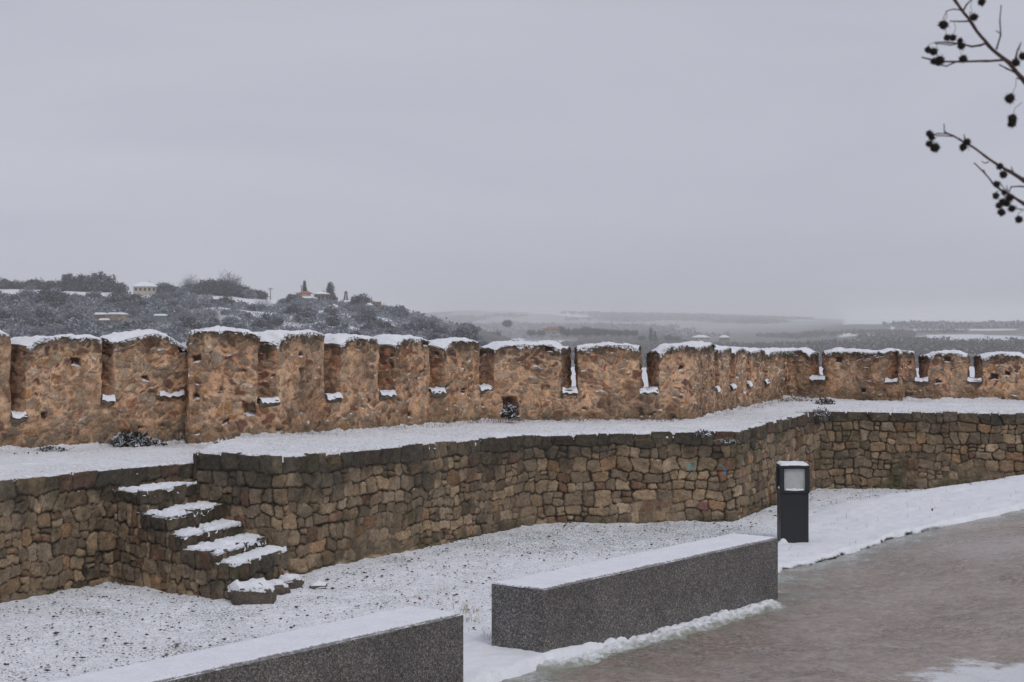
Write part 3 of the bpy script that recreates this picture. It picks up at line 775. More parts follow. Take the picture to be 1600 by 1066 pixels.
for i in range(len(TOPS)):
    a, b = edges[2 * i], edges[2 * i + 1]
    if i == 0: a = max(0.05, a)
    px, py = TOPS[i]
    sm = s_px(px); qd = PAR.at(sm)[1] + .12
    zt0 = H - (py + 2 - HY) / F * qd - .025
    ga = (edges[2 * i] - edges[2 * i - 1]) if i > 0 else .3
    gb = (edges[2 * i + 2] - edges[2 * i + 1]) if i < len(TOPS) - 1 else .3
    # the inner edge of each opening is splayed: the outer faces of neighbouring merlons nearly touch
    ea = ga * .3 if 10 < i < 15 else 0.0; eb = gb * .3 if 9 < i < 14 else 0.0
    if i > 0 and OUTER[i - 1][1]: ea = a - s_outer(OUTER[i - 1][1], a)
    if i < len(OUTER) and OUTER[i][0]: eb = s_outer(OUTER[i][0], b) - b
    if i == 3: ea = 0.0
    ra, rb = ENDR[i]
    rs = np.random.RandomState(300 + i)
    n_u = max(8, int((b - a) / DS)); n_v = max(8, int(.9 / DS)); n_t = 12 if i else 12
    def plan(w, t):      # w 0..1 along, t 0..1 through
        s_in = a + (b - a) * w; s_out = (a - ea) + (b - a + ea + eb) * w
        s_ = s_in * (1 - t) + s_out * t
        q = PAR.at(s_)
        n_ = PAR.nrm(np.clip((a + b) / 2 + (s_in - (a + b) / 2), a + .04, b - .04), .18 if i not in (2, 3) else .03)
        return q - n_ * (TH * t)[..., None], s_
    tiltm = rs.uniform(-.012, .012)
    def topz(w, t):
        Lm = (b - a); u = w * Lm; r_ = .2 if i != 2 else .32
        z = zt0 - ra * sstep(1, 0, u / r_) ** 1.2 - rb * sstep(1, 0, (Lm - u) / r_) ** 1.2 + tiltm * (w - .5)
        z = z - .03 * (2 * np.abs(t - .5)) ** 2.5
        q, _ = plan(w, t)
        return z + .014 * fbm(np.stack([q[..., 0], q[..., 1], 0 * w], -1), .14, 400 + i)
    mb = MB()
    # inner and outer faces
    for side in (0, 1):
        nu_, nv_ = (n_u, n_v) if side == 0 else (n_u // 4 + 2, n_v // 4 + 2)
        W, V = np.meshgrid(np.linspace(0, 1, nu_), np.linspace(0, 1, nv_))
        T_ = np.full(W.shape, float(side)); q, s_ = plan(W, T_); zt_ = topz(W, T_); zb_ = zsill(s_)
        P = np.concatenate([q, (zb_ + V * (zt_ - zb_))[..., None]], -1)
        nn = PAR.nrm(s_) * (1 if side == 0 else -1); Nv = np.concatenate([nn, 0 * nn[..., :1]], -1)
        eW = np.minimum(W, 1 - W) * (b - a); eV = (1 - V) * .9
        e_ = sstep(0, .04, np.minimum(eW, eV)) if side == 0 else np.zeros(W.shape)
        if side == 0: e_ = sstep(0, .04, np.minimum(eW, eV))
        Q, c = par_surface(P, Nv, s_, edge=e_, zt=zt_, holes=(side == 0))
        mb.grid(Q, {'Col': c}, flip=bool(side))
    # flanks
    for side in (0, 1):
        nt_ = int(TH / .02)
        T_, V = np.meshgrid(np.linspace(0, 1, nt_), np.linspace(0, 1, n_v))
        W = np.full(T_.shape, float(side)); q, s_ = plan(W, T_); zt_ = topz(W, T_); zb_ = zsill(s_)
        P = np.concatenate([q, (zb_ + V * (zt_ - zb_))[..., None]], -1)
        tg = q[0, -1] - q[0, 0]; tg = tg / np.linalg.norm(tg); nn = np.array([-tg[1], tg[0]]) if side == 0 else np.array([tg[1], -tg[0]])
        Nv = np.zeros_like(P); Nv[..., 0] = nn[0]; Nv[..., 1] = nn[1]
        e_ = sstep(0, .04, np.minimum(np.minimum(T_, 1 - T_) * TH, (1 - V) * .9))
        Q, c = par_surface(P, Nv, None, edge=e_, zt=zt_)
        dk = .86        # flank brickwork tinted darker and redder
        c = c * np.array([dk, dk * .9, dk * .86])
        mb.grid(Q, {'Col': c}, flip=(side == 0))
    # top
    W, T_ = np.meshgrid(np.linspace(0, 1, n_u // 2), np.linspace(0, 1, 16)); q, s_ = plan(W, T_); P = np.concatenate([q, topz(W, T_)[..., None]], -1)
    Nv = np.zeros_like(P); Nv[..., 2] = 1
    Q, c = par_surface(P, Nv, None, edge=np.zeros(W.shape), zt=P[..., 2])
    mb.grid(Q, {'Col': c})
    mo = mb.build('merlon', M_par, par)
    # snow lying on top
    n2 = int((b - a) / .012)
    tr = np.concatenate([[0, 0, .012, .03, .06], np.linspace(.1, .9, 14), [.95, 1.0, 1.0]])
    W, T_ = np.meshgrid(np.linspace(0, 1, n2), tr); q, s_ = plan(W, T_)
    z = topz(W, T_); base = np.concatenate([q, z[..., None]], -1)
    lim = vvec(base, .28, 160) * .028 + vvec(base, .07, 163) * .013
    eW = np.minimum(W, 1 - W) * (b - a)
    thick = .009 * sstep(-.01, .05, np.minimum(eW, T_ * TH + .02)) + .020 * fbm(base, .16, 500 + i, 4) + .008 * vn(base, .03, 501)
    base = base + lim; base[..., 2] += np.maximum(thick, -.012)
    sN = np.concatenate([PAR.nrm(s_[0]), np.zeros((n2, 1))], -1)
    drop = np.clip(.006 + .075 * fbm(base[0], .13, 510, 4) + .035 * vn(base[0], .03, 511) + .02 * rs.rand(), .0, .13)
    base[0] += sN * .012; base[0, :, 2] -= drop + .012
    base[1] += sN * .018; base[1, :, 2] -= .012
    base[-1] -= sN * .01; base[-1, :, 2] -= .05
    base[:, 0, 2] -= .02; base[:, -1, 2] -= .02
    MB().grid(base, {'thin': np.where(tr < .005, 1.0, np.where(tr < .02, .45, 0.0))[:, None] + 0 * W}).build('snow', M_cap, mo)

# sills of the openings (snow lies thinly on each)
rsill = np.random.RandomState(8)
for i, (ga, gb) in enumerate(GAPS):
    if i == 2: ga, gb = 246, 288
    sa, sb = s_px(ga), s_px(gb); sm = (sa + sb) / 2; w = (sb - sa) + .0
    if 10 <= i <= 13: w = (sb - sa) * .9
    z = float(zsill(sm)); n_ = PAR.nrm(sm, .05); t_ = np.array([-n_[1], n_[0]])
    c0 = PAR.at(sm)
    nx, ny = 22, 14
    w = max(w, .12)
    a_, v_ = np.meshgrid(np.linspace(-.5, .5, nx), np.linspace(0, 1, ny * 2))
    # profile: front bottom -> front top -> back top
    pr_ = .022 + .02 * rsill.rand(); th_ = .06 + .06 * rsill.rand(); prof_out = np.where(v_ < .5, pr_, pr_ - (v_ - .5) * 2 * .34); prof_z = np.where(v_ < .5, z + .02 - th_ + v_ * 2 * th_, z + .02)
    prof_out = np.where(v_ < .12, .02, prof_out)
    P = np.zeros(a_.shape + (3,)); P[..., 0] = c0[0] + t_[0] * a_ * w + n_[0] * prof_out; P[..., 1] = c0[1] + t_[1] * a_ * w + n_[1] * prof_out; P[..., 2] = prof_z
    P += .022 * vvec(P, .09, 600)
    c = np.tile(np.array([.15, .12, .085]), a_.shape + (1,)) * (1 + .3 * fbm(P, .07, 5))[..., None]
    si = MB().grid(P, {'Col': c}).build('sill', M_par, par)
    a_, v_ = np.meshgrid(np.linspace(-.47, .47, 26), np.linspace(0, 1, 22))
    P = np.zeros(a_.shape + (3,)); o_ = .055 - v_ * .48
    P[..., 0] = c0[0] + t_[0] * a_ * w * (1 - .2 * v_) + n_[0] * o_; P[..., 1] = c0[1] + t_[1] * a_ * w * (1 - .2 * v_) + n_[1] * o_
    P[..., 2] = z + .022 + .03 * sstep(0, .12, v_) * (.4 + .9 * np.abs(a_) * 2) + .02 * vn(P, .05, 610 + i)
    P[0, :, 2] -= .035
    P[..., :2] += (.012 * vvec(P, .05, 620))[..., :2]
    MB().grid(P).build('snow', M_snow, si)


# ------------------------------------------------------------------ granite benches
def granite_mat():
    m, t, b = new_mat('granite'); P = pos(t)
    v = N(t, 'ShaderNodeTexVoronoi', i_Scale=115.0); L(t, P, v.inputs['Vector'])
    sx = N(t, 'ShaderNodeSeparateColor'); L(t, v.outputs['Color'], sx.inputs[0])
    c = ramp(t, sx.outputs[0], [(.0, (.058, .054, .052)), (.3, (.090, .084, .080)), (.6, (.138, .129, .123)), (.82, (.195, .184, .176)), (.97, (.30, .285, .275))])
    c = mixc(t, 1.0, c, ramp(t, noise(t, P, 3, 4), [(.3, .82), (.7, 1.15)]), 'MULTIPLY')
    f = mth(t, 'ADD', nz(t), mth(t, 'MULTIPLY_ADD', noise(t, P, 30, 3), .6, -.3))
    c = mixc(t, ramp(t, f, [(.55, 0.0), (.8, .9)]), c, SNOWC)
    L(t, c, b.inputs['Base Color']); b.inputs['Roughness'].default_value = .6
    bump(t, b, noise(t, P, 160, 2), .25, .004)
    return m
M_gran = granite_mat()
def dust_mat():
    m, t, b = new_mat('wind_packed_snow'); P = pos(t)
    c = ramp(t, noise(t, P, 7, 4, .6), [(.3, (.72, .73, .78)), (.7, (.82, .835, .875))])
    d = ramp(t, mth(t, 'ADD', noise(t, P, 60, 3, .7), mth(t, 'MULTIPLY_ADD', noise(t, P, 3.5, 3), .5, -.25)), [(.56, 0.0), (.74, .5)])
    c = mixc(t, d, c, (.38, .37, .37))
    at2 = N(t, 'ShaderNodeAttribute', attribute_name='thin').outputs['Fac']
    kk = mth(t, 'MULTIPLY_ADD', at2, .42, noise(t, P, 48, 5, .8))
    c = mixc(t, ramp(t, kk, [(.66, 0.0), (.86, .9)]), c, (.12, .108, .10))
    L(t, c, b.inputs['Base Color']); bump(t, b, noise(t, P, 40, 4), .5, .01)
    return m
M_dust = dust_mat()
DIR = np.array([.617, .787]); PER = np.array([-.787, .617])
def bench(ax, ay, length, label, seed):
    """ax, ay: near corner on the path side; the block runs along DIR, its width along PER"""
    r0 = empty('granite_bench', (ax, ay, 0), math.atan2(DIR[1], DIR[0])); tag(r0, label, 'bench', 'granite benches along the path')
    W, Hh = .53, .56
    bm_v = MB()
    # block with small rounded arrises, as rings up its height
    def ring(ins, z):
        n = 9; r_ = .012; pts = []
        for cx_, cy_, a0 in ((length - r_ - ins, r_ + ins, -90), (length - r_ - ins, W - r_ - ins, 0), (r_ + ins, W - r_ - ins, 90), (r_ + ins, r_ + ins, 180)):
            for k in range(4):
                a_ = math.radians(a0 + 30 * k); pts.append((cx_ + r_ * math.cos(a_), cy_ + r_ * math.sin(a_), z))
        return pts
    rings = [ring(0, -.12), ring(0, Hh - .012), ring(.0035, Hh - .0035), ring(.012, Hh)]
    n = len(rings[0]); V = [p for r_ in rings for p in r_] + [(length / 2, W / 2, Hh)]
    Q = [[k * n + j, k * n + (j + 1) % n, (k + 1) * n + (j + 1) % n, (k + 1) * n + j] for k in range(3) for j in range(n)]
    T = [[3 * n + j, 3 * n + (j + 1) % n, 4 * n] for j in range(n)]
    MB().add(V, Q, T).build('block', M_gran, r0, smooth=False)
    nx, ny = int(length / .0125), 54
    ex = np.linspace(0, length, nx); ey = np.linspace(0, W, ny)
    X, Y = np.meshgrid(ex, ey); P = np.stack([X, Y, 0 * X], -1)
    ed = np.minimum(np.minimum(X, length - X), np.minimum(Y, W - Y))
    off = seed * 7.0
    wig = .006 + .010 * fbm(P + off, .09, seed, 4)
    zz = Hh + .014 * sstep(-.004, .045, ed - .4 * wig) + .004 * fbm(P + off, .2, seed + 2) + .0025 * vn(P + off, .03, seed + 4)
    P[..., 2] = zz
    P[0, :, 1] += wig[0] - .008; P[-1, :, 1] -= wig[-1]; P[:, 0, 0] += wig[:, 0] - .006; P[:, -1, 0] -= wig[:, -1]
    P[0, :, 2] = Hh - .010 + .008 * vn(P[0] + off, .03, seed + 6); P[:, 0, 2] = np.minimum(P[:, 0, 2], Hh - .003); P[-1, :, 2] -= .01; P[:, -1, 2] -= .012
    MB().grid(P, {'thin': sstep(.045, .0, ed - .5 * wig) * np.where(Y < .2, 1, .6)}).build('snow', M_dust, r0)
    return r0
bench(.245, 12.77, 3.87, 'whole grey granite block bench beside the bollard lamp, snow on top', 3)
bench(-.351 - 3.87 * .617, 11.71 - 3.87 * .787, 3.87, 'nearest grey granite block bench cut off by the lower picture edge', 5)

# ridge of drifted snow along the foot of the bench
def bank():
    a = np.array([.02, 12.50]); b = np.array([2.92, 16.02])
    pts = Poly([a, (.13, 12.66), (.30, 12.76), (2.40, 15.44), (2.60, 15.69)])
    u = np.linspace(0, pts.len, 640); v = np.linspace(0, 1, 44)
    U, Vv = np.meshgrid(u, v); q = pts.at(U); n_ = pts.nrm(U, .12)
    P3 = np.concatenate([q, 0 * U[..., None]], -1)
    wid = .22 + .13 * fbm(P3, .5, 3) + .04 * vn(P3, .08, 4)
    wid = wid * sstep(0, .3, pts.len - U) * sstep(-.2, .5, U) + .02
    o_ = -.10 + Vv * (wid + .12)
    P = np.concatenate([q + n_ * o_[..., None], 0 * U[..., None]], -1)
    prof = np.sin(np.pi * np.clip(Vv * 1.0, 0, 1)) ** .8 * (1 - .35 * Vv)
    hgt = .055 + .03 * fbm(P3, .3, 6)
    lump = .030 * fbm(P, .10, 8, 3) + .014 * vn(P, .035, 11)
    base = gz(P[..., 0], P[..., 1]) - .05
    P[..., 2] = base + (hgt * prof + lump * sstep(0, .5, prof)) * sstep(-.05, .25, pts.len - U) + .004 - .03 * sstep(.1, 0, prof)
    m, t, bs = new_mat('snow_bank'); Ps = pos(t)
    at_ = N(t, 'ShaderNodeAttribute', attribute_name='out').outputs['Fac']
    c = ramp(t, noise(t, Ps, 8, 4), [(.3, (.74, .755, .79)), (.7, (.84, .85, .885))])
    k = mth(t, 'ADD', at_, mth(t, 'MULTIPLY_ADD', noise(t, Ps, 14, 5, .75), 1.0, -.5))
    c = mixc(t, ramp(t, k, [(.52, 0.0), (.88, .95)]), c, (.25, .265, .215))
    L(t, c, bs.inputs['Base Color']); bump(t, bs, noise(t, Ps, 35, 4), .6, .012)
    tag(MB().grid(P, {'out': Vv}).build('snow_bank', m), kind='stuff', label='ridge of drifted snow along the foot of the granite bench')
bank()

# ------------------------------------------------------------------ bollard lamp
M_lamp = plain('charcoal_paint', (.028, .030, .034), .45, 0, .12, 30, .15)
def glass_mat():
    m, t, b = new_mat('frosted_glass'); P = pos(t)
    c = ramp(t, noise(t, P, 9, 4), [(.3, (.40, .41, .41)), (.7, (.52, .53, .53))])
    L(t, c, b.inputs['Base Color']); b.inputs['Roughness'].default_value = .25; b.inputs['Specular IOR Level'].default_value = .5
    return m
M_glass = glass_mat()
def bevel_box(mb, c, d, r=.006):
    x, y, z = np.array(d) / 2; V = []
    zs = [(-z, r), (-z + r, 0), (z - r, 0), (z, r)]
    for (zz_, ins) in zs:
        X, Y = x - ins, y - ins
        for (a_, b_) in ((X - r, -Y), (X, -Y + r), (X, Y - r), (X - r, Y), (-X + r, Y), (-X, Y - r), (-X, -Y + r), (-X + r, -Y)):
            V.append((a_, b_, zz_))
    V = np.array(V) + np.array(c); n = 8
    Q = [[k * n + j, k * n + (j + 1) % n, (k + 1) * n + (j + 1) % n, (k + 1) * n + j] for k in range(3) for j in range(n)]
    T = []
    for base, fl in ((0, 1), (3 * n, 0)):
        for j in range(1, n - 1): T.append([base, base + j + 1, base + j] if fl else [base, base + j, base + j + 1])
    mb.add(V, Q, T)
lamp = empty('bollard_lamp', (3.43, 19.55, 0), math.radians(-2)); tag(lamp, 'square charcoal bollard lamp with frosted window and snow on its cap', 'lamp')
w, dpt = .335, .36
b_ = MB(); bevel_box(b_, (0, 0, .26), (w, dpt, .72)); b_.build('post', M_lamp, lamp, smooth=False)
b_ = MB(); bevel_box(b_, (0, 0, .637), (w + .024, dpt + .024, .030)); b_.build('collar', M_lamp, lamp, smooth=False)
for sx in (-1, 1):
    for sy in (-1, 1):
        b_ = MB(); bevel_box(b_, (sx * (w / 2 - .014), sy * (dpt / 2 - .014), .7875), (.052, .052, .269)); b_.build('corner_post', M_lamp, lamp, smooth=False)
b_ = MB(); bevel_box(b_, (0, 0, .9425), (w + .024, dpt + .024, .038)); cap = b_.build('cap', M_lamp, lamp, smooth=False)
b_ = MB(); bevel_box(b_, (0, 0, .7875), (w - .055, dpt - .055, .266)); b_.build('window', M_glass, lamp, smooth=False)
X, Y = np.meshgrid(np.linspace(-.5, .5, 40), np.linspace(-.5, .5, 40)); P = np.stack([X * (w + .02), Y * (dpt + .02), 0 * X], -1)
ed = np.minimum(.5 - np.abs(X), .5 - np.abs(Y)) * w
P[..., 2] = .955 + .030 * sstep(-.004, .03, ed) + .005 * vn(P, .05, 3)
MB().grid(P).build('snow', M_snow, cap)
for (ox, oy, lx, ly) in ((0, -(dpt / 2 - .012), .24, .024), (-(w / 2 - .012), 0, .024, .24)):
    X, Y = np.meshgrid(np.linspace(-.5, .5, 40), np.linspace(-.5, .5, 10)); P = np.stack([ox + X * lx, oy + Y * ly, 0 * X], -1)
    P[..., 2] = .653 + .022 * sstep(0, .15, .5 - np.abs(Y)) * sstep(0, .1, .5 - np.abs(X)) * (1 + .9 * fbm(P, .05, 9)) + .008 * np.abs(X) * 2
    MB().grid(P).build('sill_snow', M_snow, lamp)
# a little snow heaped on the left foot of the lamp
X, Y = np.meshgrid(np.linspace(-1, 1, 30), np.linspace(-1, 1, 30)); P = np.stack([X * .12 + 3.29, Y * .10 + 19.36, 0 * X], -1); rr_ = np.hypot(X, Y)
P[..., 2] = .0 + .10 * np.exp(-rr_ ** 2 * 2.2) * (1 + .4 * vn(P, .05, 3)) - .035
tag(MB().grid(P).build('snow_heap', M_snow), kind='stuff', label='small heap of snow against the lamp foot')

# ------------------------------------------------------------------ loose stuff on the ground
def scatter():
    r = np.random.RandomState(5)
    V = []; T = []; n = 0; C = []
    oct_ = np.array([[1, 0, 0], [-1, 0, 0], [0, 1, 0], [0, -1, 0], [0, 0, 1], [0, 0, -1]], float)
    ot = np.array([[0, 2, 4], [2, 1, 4], [1, 3, 4], [3, 0, 4], [2, 0, 5], [1, 2, 5], [3, 1, 5], [0, 3, 5]])
    pts = []
    while len(pts) < 8000:
        y = r.uniform(11, 26); x = r.uniform(-.36 * y - .3, .36 * y)
        pts.append((x, y))
    pts = np.array(pts); c = sdist(CREST, pts[:, 0], pts[:, 1]); wallL = sdist(W_L, pts[:, 0], pts[:, 1])
    P3 = np.concatenate([pts, np.zeros((len(pts), 1))], 1)
    ok = (c > -.15 + .4 * vn(P3, .8, 3)) & (sdist(EDGE, pts[:, 0], pts[:, 1]) > .1)
    for (x, y) in pts[ok]:
        s = r.choice([.007, .011, .016, .022], p=[.45, .34, .16, .05])
        v = oct_ * np.array([s * r.uniform(.7, 1.7), s * r.uniform(.7, 1.3), s * r.uniform(.3, .6)]) * (1 + .3 * r.uniform(-1, 1, (6, 1)))
        a = r.rand() * 6.28; co, si = math.cos(a), math.sin(a)
        v = np.stack([v[:, 0] * co - v[:, 1] * si + x, v[:, 0] * si + v[:, 1] * co + y, v[:, 2]], -1)
        v[:, 2] += gz(np.array([x]), np.array([y]))[0] + .022
        V.append(v); T.append(ot + n); n += 6
    m = plain('wet_gravel', (.085, .065, .05), .7, 0, .5, 9)
    o = raw_mesh('gravel', np.concatenate(V), None, m, None, None, False, np.concatenate(T)); tag(o, kind='stuff', label='dark gravel showing through thin snow')
scatter()
def blades(name, spots, mat, label, hmin=.03, hmax=.12, w=.0022, lean=.6, kind='stuff', parent=None, zf=None, seed=1):
    r = np.random.RandomState(seed); V = []; Q = []; n = 0
    for (x, y, z, k, rad) in spots:
        for _ in range(k):
            a = r.rand() * 6.28; rr_ = rad * math.sqrt(r.rand()); bx, by = x + rr_ * math.cos(a), y + rr_ * math.sin(a)
            h = r.uniform(hmin, hmax); la = r.rand() * 6.28; ll = h * lean * r.uniform(.2, 1.4)
            wx, wy = w * math.cos(la + 1.57), w * math.sin(la + 1.57)
            p = [np.array([bx, by, z]), np.array([bx + ll * .3 * math.cos(la), by + ll * .3 * math.sin(la), z + h * .6]), np.array([bx + ll * math.cos(la), by + ll * math.sin(la), z + h])]
            for j, q in enumerate(p):
                f = 1 - .4 * j; V.append(q + [wx * f, wy * f, 0]); V.append(q - [wx * f, wy * f, 0])
            Q += [[n, n + 1, n + 3, n + 2], [n + 2, n + 3, n + 5, n + 4]]; n += 6
    o = raw_mesh(name, V, Q, mat, parent, None, True)
    if kind: tag(o, kind=kind, label=label)
    return o
M_dry = plain('dry_grass', (.38, .29, .17), .8, 0, .4, 30)
M_frost = plain('frosted_stem', (.36, .36, .36), .8, 0, .5, 25)
r = np.random.RandomState(9); sp = []
for _ in range(900):
    y = r.uniform(12, 25); x = r.uniform(-1.5, .36 * y)
    c = float(sdist(CREST, np.array([x]), np.array([y]))[0]); e = float(sdist(EDGE, np.array([x]), np.array([y]))[0])
    if c < .1 and e > .1: sp.append((x, y, float(gz(np.array([x]), np.array([y]))[0]) + .02, r.randint(1, 4), .04))
for (px, py, k) in [(733, 960, 30), (742, 975, 26), (722, 955, 14), (664, 938, 8), (768, 1005, 20), (758, 1000, 18), (690, 925, 8)]:
    d = F * H / (py - HY); sp.append((xd(px, d), d, .02, k, .09))
blades('dry_grass', sp, M_dry, 'dry grass blades sticking out of the snow', .02, .085, .0022)
r = np.random.RandomState(19); sp = []
for _ in range(520):
    px = r.uniform(30, 1600); 
    s0 = s_px(px); q = PAR.at(s0); nn = PAR.nrm(s0); o_ = abs(r.normal(0, .16)) + .02
    z = 1.2 + (.07 if px < 900 else .02); k = r.randint(2, 9)
    if fbm(np.array([[q[0], q[1], 0.]]), .8, 44)[0] > -.15: sp.append((q[0] + nn[0] * o_, q[1] + nn[1] * o_, z, k, .07))
blades('frosted_weeds', sp, plain('weed_stem', (.20, .18, .15), .8, 0, .5, 25), 'frosted weeds along the foot of the parapet', .02, .10, .003, 1.0)

# bushes: frosted plants growing on the walkway and the wall
def foliage(c, rad, n, size, seed, flat=.7, hang=0):
    r = np.random.RandomState(seed); V = []; Q = []
    k = 0
    for _ in range(n):
        v = r.normal(size=3); v /= np.linalg.norm(v); rr_ = r.rand() ** .4
        p = np.array(c) + v * np.array(rad) * rr_
        p[2] = max(p[2], c[2] - rad[2] * .4) if not hang else p[2]
        a = r.normal(size=3); a /= np.linalg.norm(a); b = np.cross(a, r.normal(size=3)); b /= np.linalg.norm(b)
        s = size * r.uniform(.5, 1.3)
        V += [p - a * s - b * s * .35, p + a * s - b * s * .25, p + a * s + b * s * .25, p - a * s + b * s * .35]; Q.append([k, k + 1, k + 2, k + 3]); k += 4
    return np.array(V), Q
def frost_mat(name, dark, frost=.5, amt=(.1, .7), snowc=(.62, .64, .68)):
    m, t, b = new_mat(name); P = pos(t)
    oi = N(t, 'ShaderNodeObjectInfo')
    f = mth(t, 'ADD', nz(t), mth(t, 'MULTIPLY_ADD', noise(t, P, 1.2 if frost < .4 else 9, 3), 1.0, -.5))
    c = mixc(t, ramp(t, f, [(amt[0], 0.0), (amt[1], 1.0)]), dark, snowc)
    c = mixc(t, 1.0, c, ramp(t, oi.outputs['Random'], [(0, .78), (1, 1.22)]), 'MULTIPLY')
    L(t, c, b.inputs['Base Color']); return m
M_brushwood = frost_mat('frosted_brushwood', (.20, .17, .14), .5, (.1, .7), (.66, .67, .70))
M_shrub = frost_mat('frosted_leaves', (.05, .048, .038), .5, (.15, .7))
def plant(px, py, d, rad, n, size, label, seed, name='frosted_shrub', hang=0):
    p = at(px, py, d); r0 = empty(name, (p[0], p[1], p[2])); tag(r0, label, 'plant')
    lm = M_brushwood if seed in (9, 10) else M_shrub
    V, Q = foliage((0, 0, rad[2] * .4), rad, n, size, seed, hang=hang)
    raw_mesh('leaves', V, Q, lm, r0)
    r = np.random.RandomState(seed); mb = MB()
    for _ in range(12):
        e = r.normal(size=3) * np.array(rad) * .6; e[2] = abs(e[2]) + rad[2] * .3 if not hang else e[2]
        mb.tube([(0, 0, -.03), e * .5 + r.normal(size=3) * .02, e], [.007, .004, .002], 4)
    mb.build('stem', M_shrub, r0)
plant(205, 699, 19.2, (.26, .16, .13), 700, .035, 'bushy dark frosted shrub on the left walkway at the parapet foot', 1)
plant(238, 699, 19.4, (.18, .12, .07), 300, .03, 'low frosted plant trailing right of the bushy dark shrub', 2)
plant(40, 716, 18.2, (.22, .10, .035), 260, .022, 'low snowy weed clump on the left walkway nearest the left picture edge', 3)
plant(80, 708, 18.6, (.20, .12, .05), 300, .024, 'grey frosted weed clump left of the bushy shrub on the walkway', 4)
plant(350, 697, 18.9, (.13, .1, .06), 200, .022, 'small dark plant where the upper walkway steps up', 5)
plant(797, 652, 22.75, (.13, .1, .14), 320, .032, 'snowy plant growing in front of the dark drain hole', 6)
plant(633, 662, 22.2, (.10, .08, .07), 130, .022, 'thin frosted sprig at the parapet foot left of the drain hole', 7)
plant(1290, 633, 28.0, (.18, .12, .09), 220, .03, 'dark frosted tussock on the walkway below the opening at the inner corner', 8)
plant(1244, 630, 29.2, (.36, .2, .09), 300, .028, 'grey frosted brushwood in the inner corner of the parapet', 9)
plant(1283, 650, 25.8, (.16, .10, .11), 200, .022, 'dark plant hanging over the retaining wall at its inner corner', 10, hang=1)
plant(1098, 680, 21.35, (.11, .07, .05), 160, .02, 'small dark plant rooted in the wall coping above the blue paint marks', 11, hang=1)
plant(1140, 692, 21.5, (.13, .08, .035), 160, .02, 'snow laden weed on a protruding stone at the wall bend', 12)

# ------------------------------------------------------------------ land beyond the wall
PXK = [-700, -200, 0, 100, 200, 300, 350, 420, 500, 600, 650, 700, 760, 850, 950, 1300, 2400]
YC =  [462, 458, 452, 455, 461, 461, 463, 470, 467, 480, 493, 507, 520, 552, 600, 640, 680]       # crest row of the near hill
def hill_h(px, d):
    zc = H + (HY - np.interp(px, PXK, YC)) * .26
    w = np.clip((zc + 25) / 41.5, 0, 1.3)
    prof = np.interp(d, [170, 250, 350, 450, 550, 650, 700, 900, 1200, 1600], [-25, -20, -1, 5.5, 11, 16.5, 16.9, 17.5, 8, -25])
    back = 1 - sstep(680, 1150, d) * sstep(380, 520, px)
    return -25 + (prof + 25) * w * np.where(d > 680, back, 1)
def far_h(px, d):
    cols = [-700, 650, 740, 900, 1100, 1250, 1330, 1600, 2400]
    prof = {  # distance rows -> screen rows of the ground as seen from the camera
        1000: [572] * 9,
        1500: [549, 549, 549, 549, 548, 545, 538, 535, 535],
        2200: [532, 532, 532, 530, 530, 526, 516, 514, 514],
        3000: [520, 520, 520, 519, 519, 513, 504.5, 505.5, 505.5],
        3900: [508, 508, 508, 508, 508, 504, 501, 502.5, 502.5],
        4300: [503, 503, 502, 503, 503, 501, 500.3, 501.3, 501.3],
        5500: [492, 492, 485, 488, 492, 498, 499, 500, 500],
        7600: [492, 491, 484.5, 487.5, 491.5, 497.5, 498, 499, 499]}
    ds = sorted(prof); zs = []
    for k in ds:
        zs.append(H - (np.interp(px, cols, prof[k]) - HY) * k / F)
    z = np.full(px.shape, -25.0)
    for a_, b_, za, zb in zip([170] + ds[:-1], ds, [np.full(px.shape, -25.0)] + zs[:-1], zs):
        m = (d >= a_) & (d <= b_ + 1e-6); t_ = np.clip((d - a_) / (b_ - a_), 0, 1); z = np.where(m, za * (1 - t_) + zb * t_, z)
    z = np.where(d > 7600, zs[-1], z)
    return z
DLW_PX = [-1200, -200, 0, 172, 300, 443, 840, 1147, 1275, 1600, 2400]; DLW = [10.5, 13.8, 15.3, 16.6, 17.4, 16.8, 21.4, 21.7, 26, 25.4, 25]
def land_h(px, d):
    t0 = np.interp(px, DLW_PX, DLW)
    z = -.45 + 1.45 * sstep(t0 + .6, t0 + 1.6, d)
    z = z - 26.0 * sstep(58, 165, d)
    far = np.maximum(hill_h(px, d), far_h(px, d))
    return np.where(d > 168, far, z)
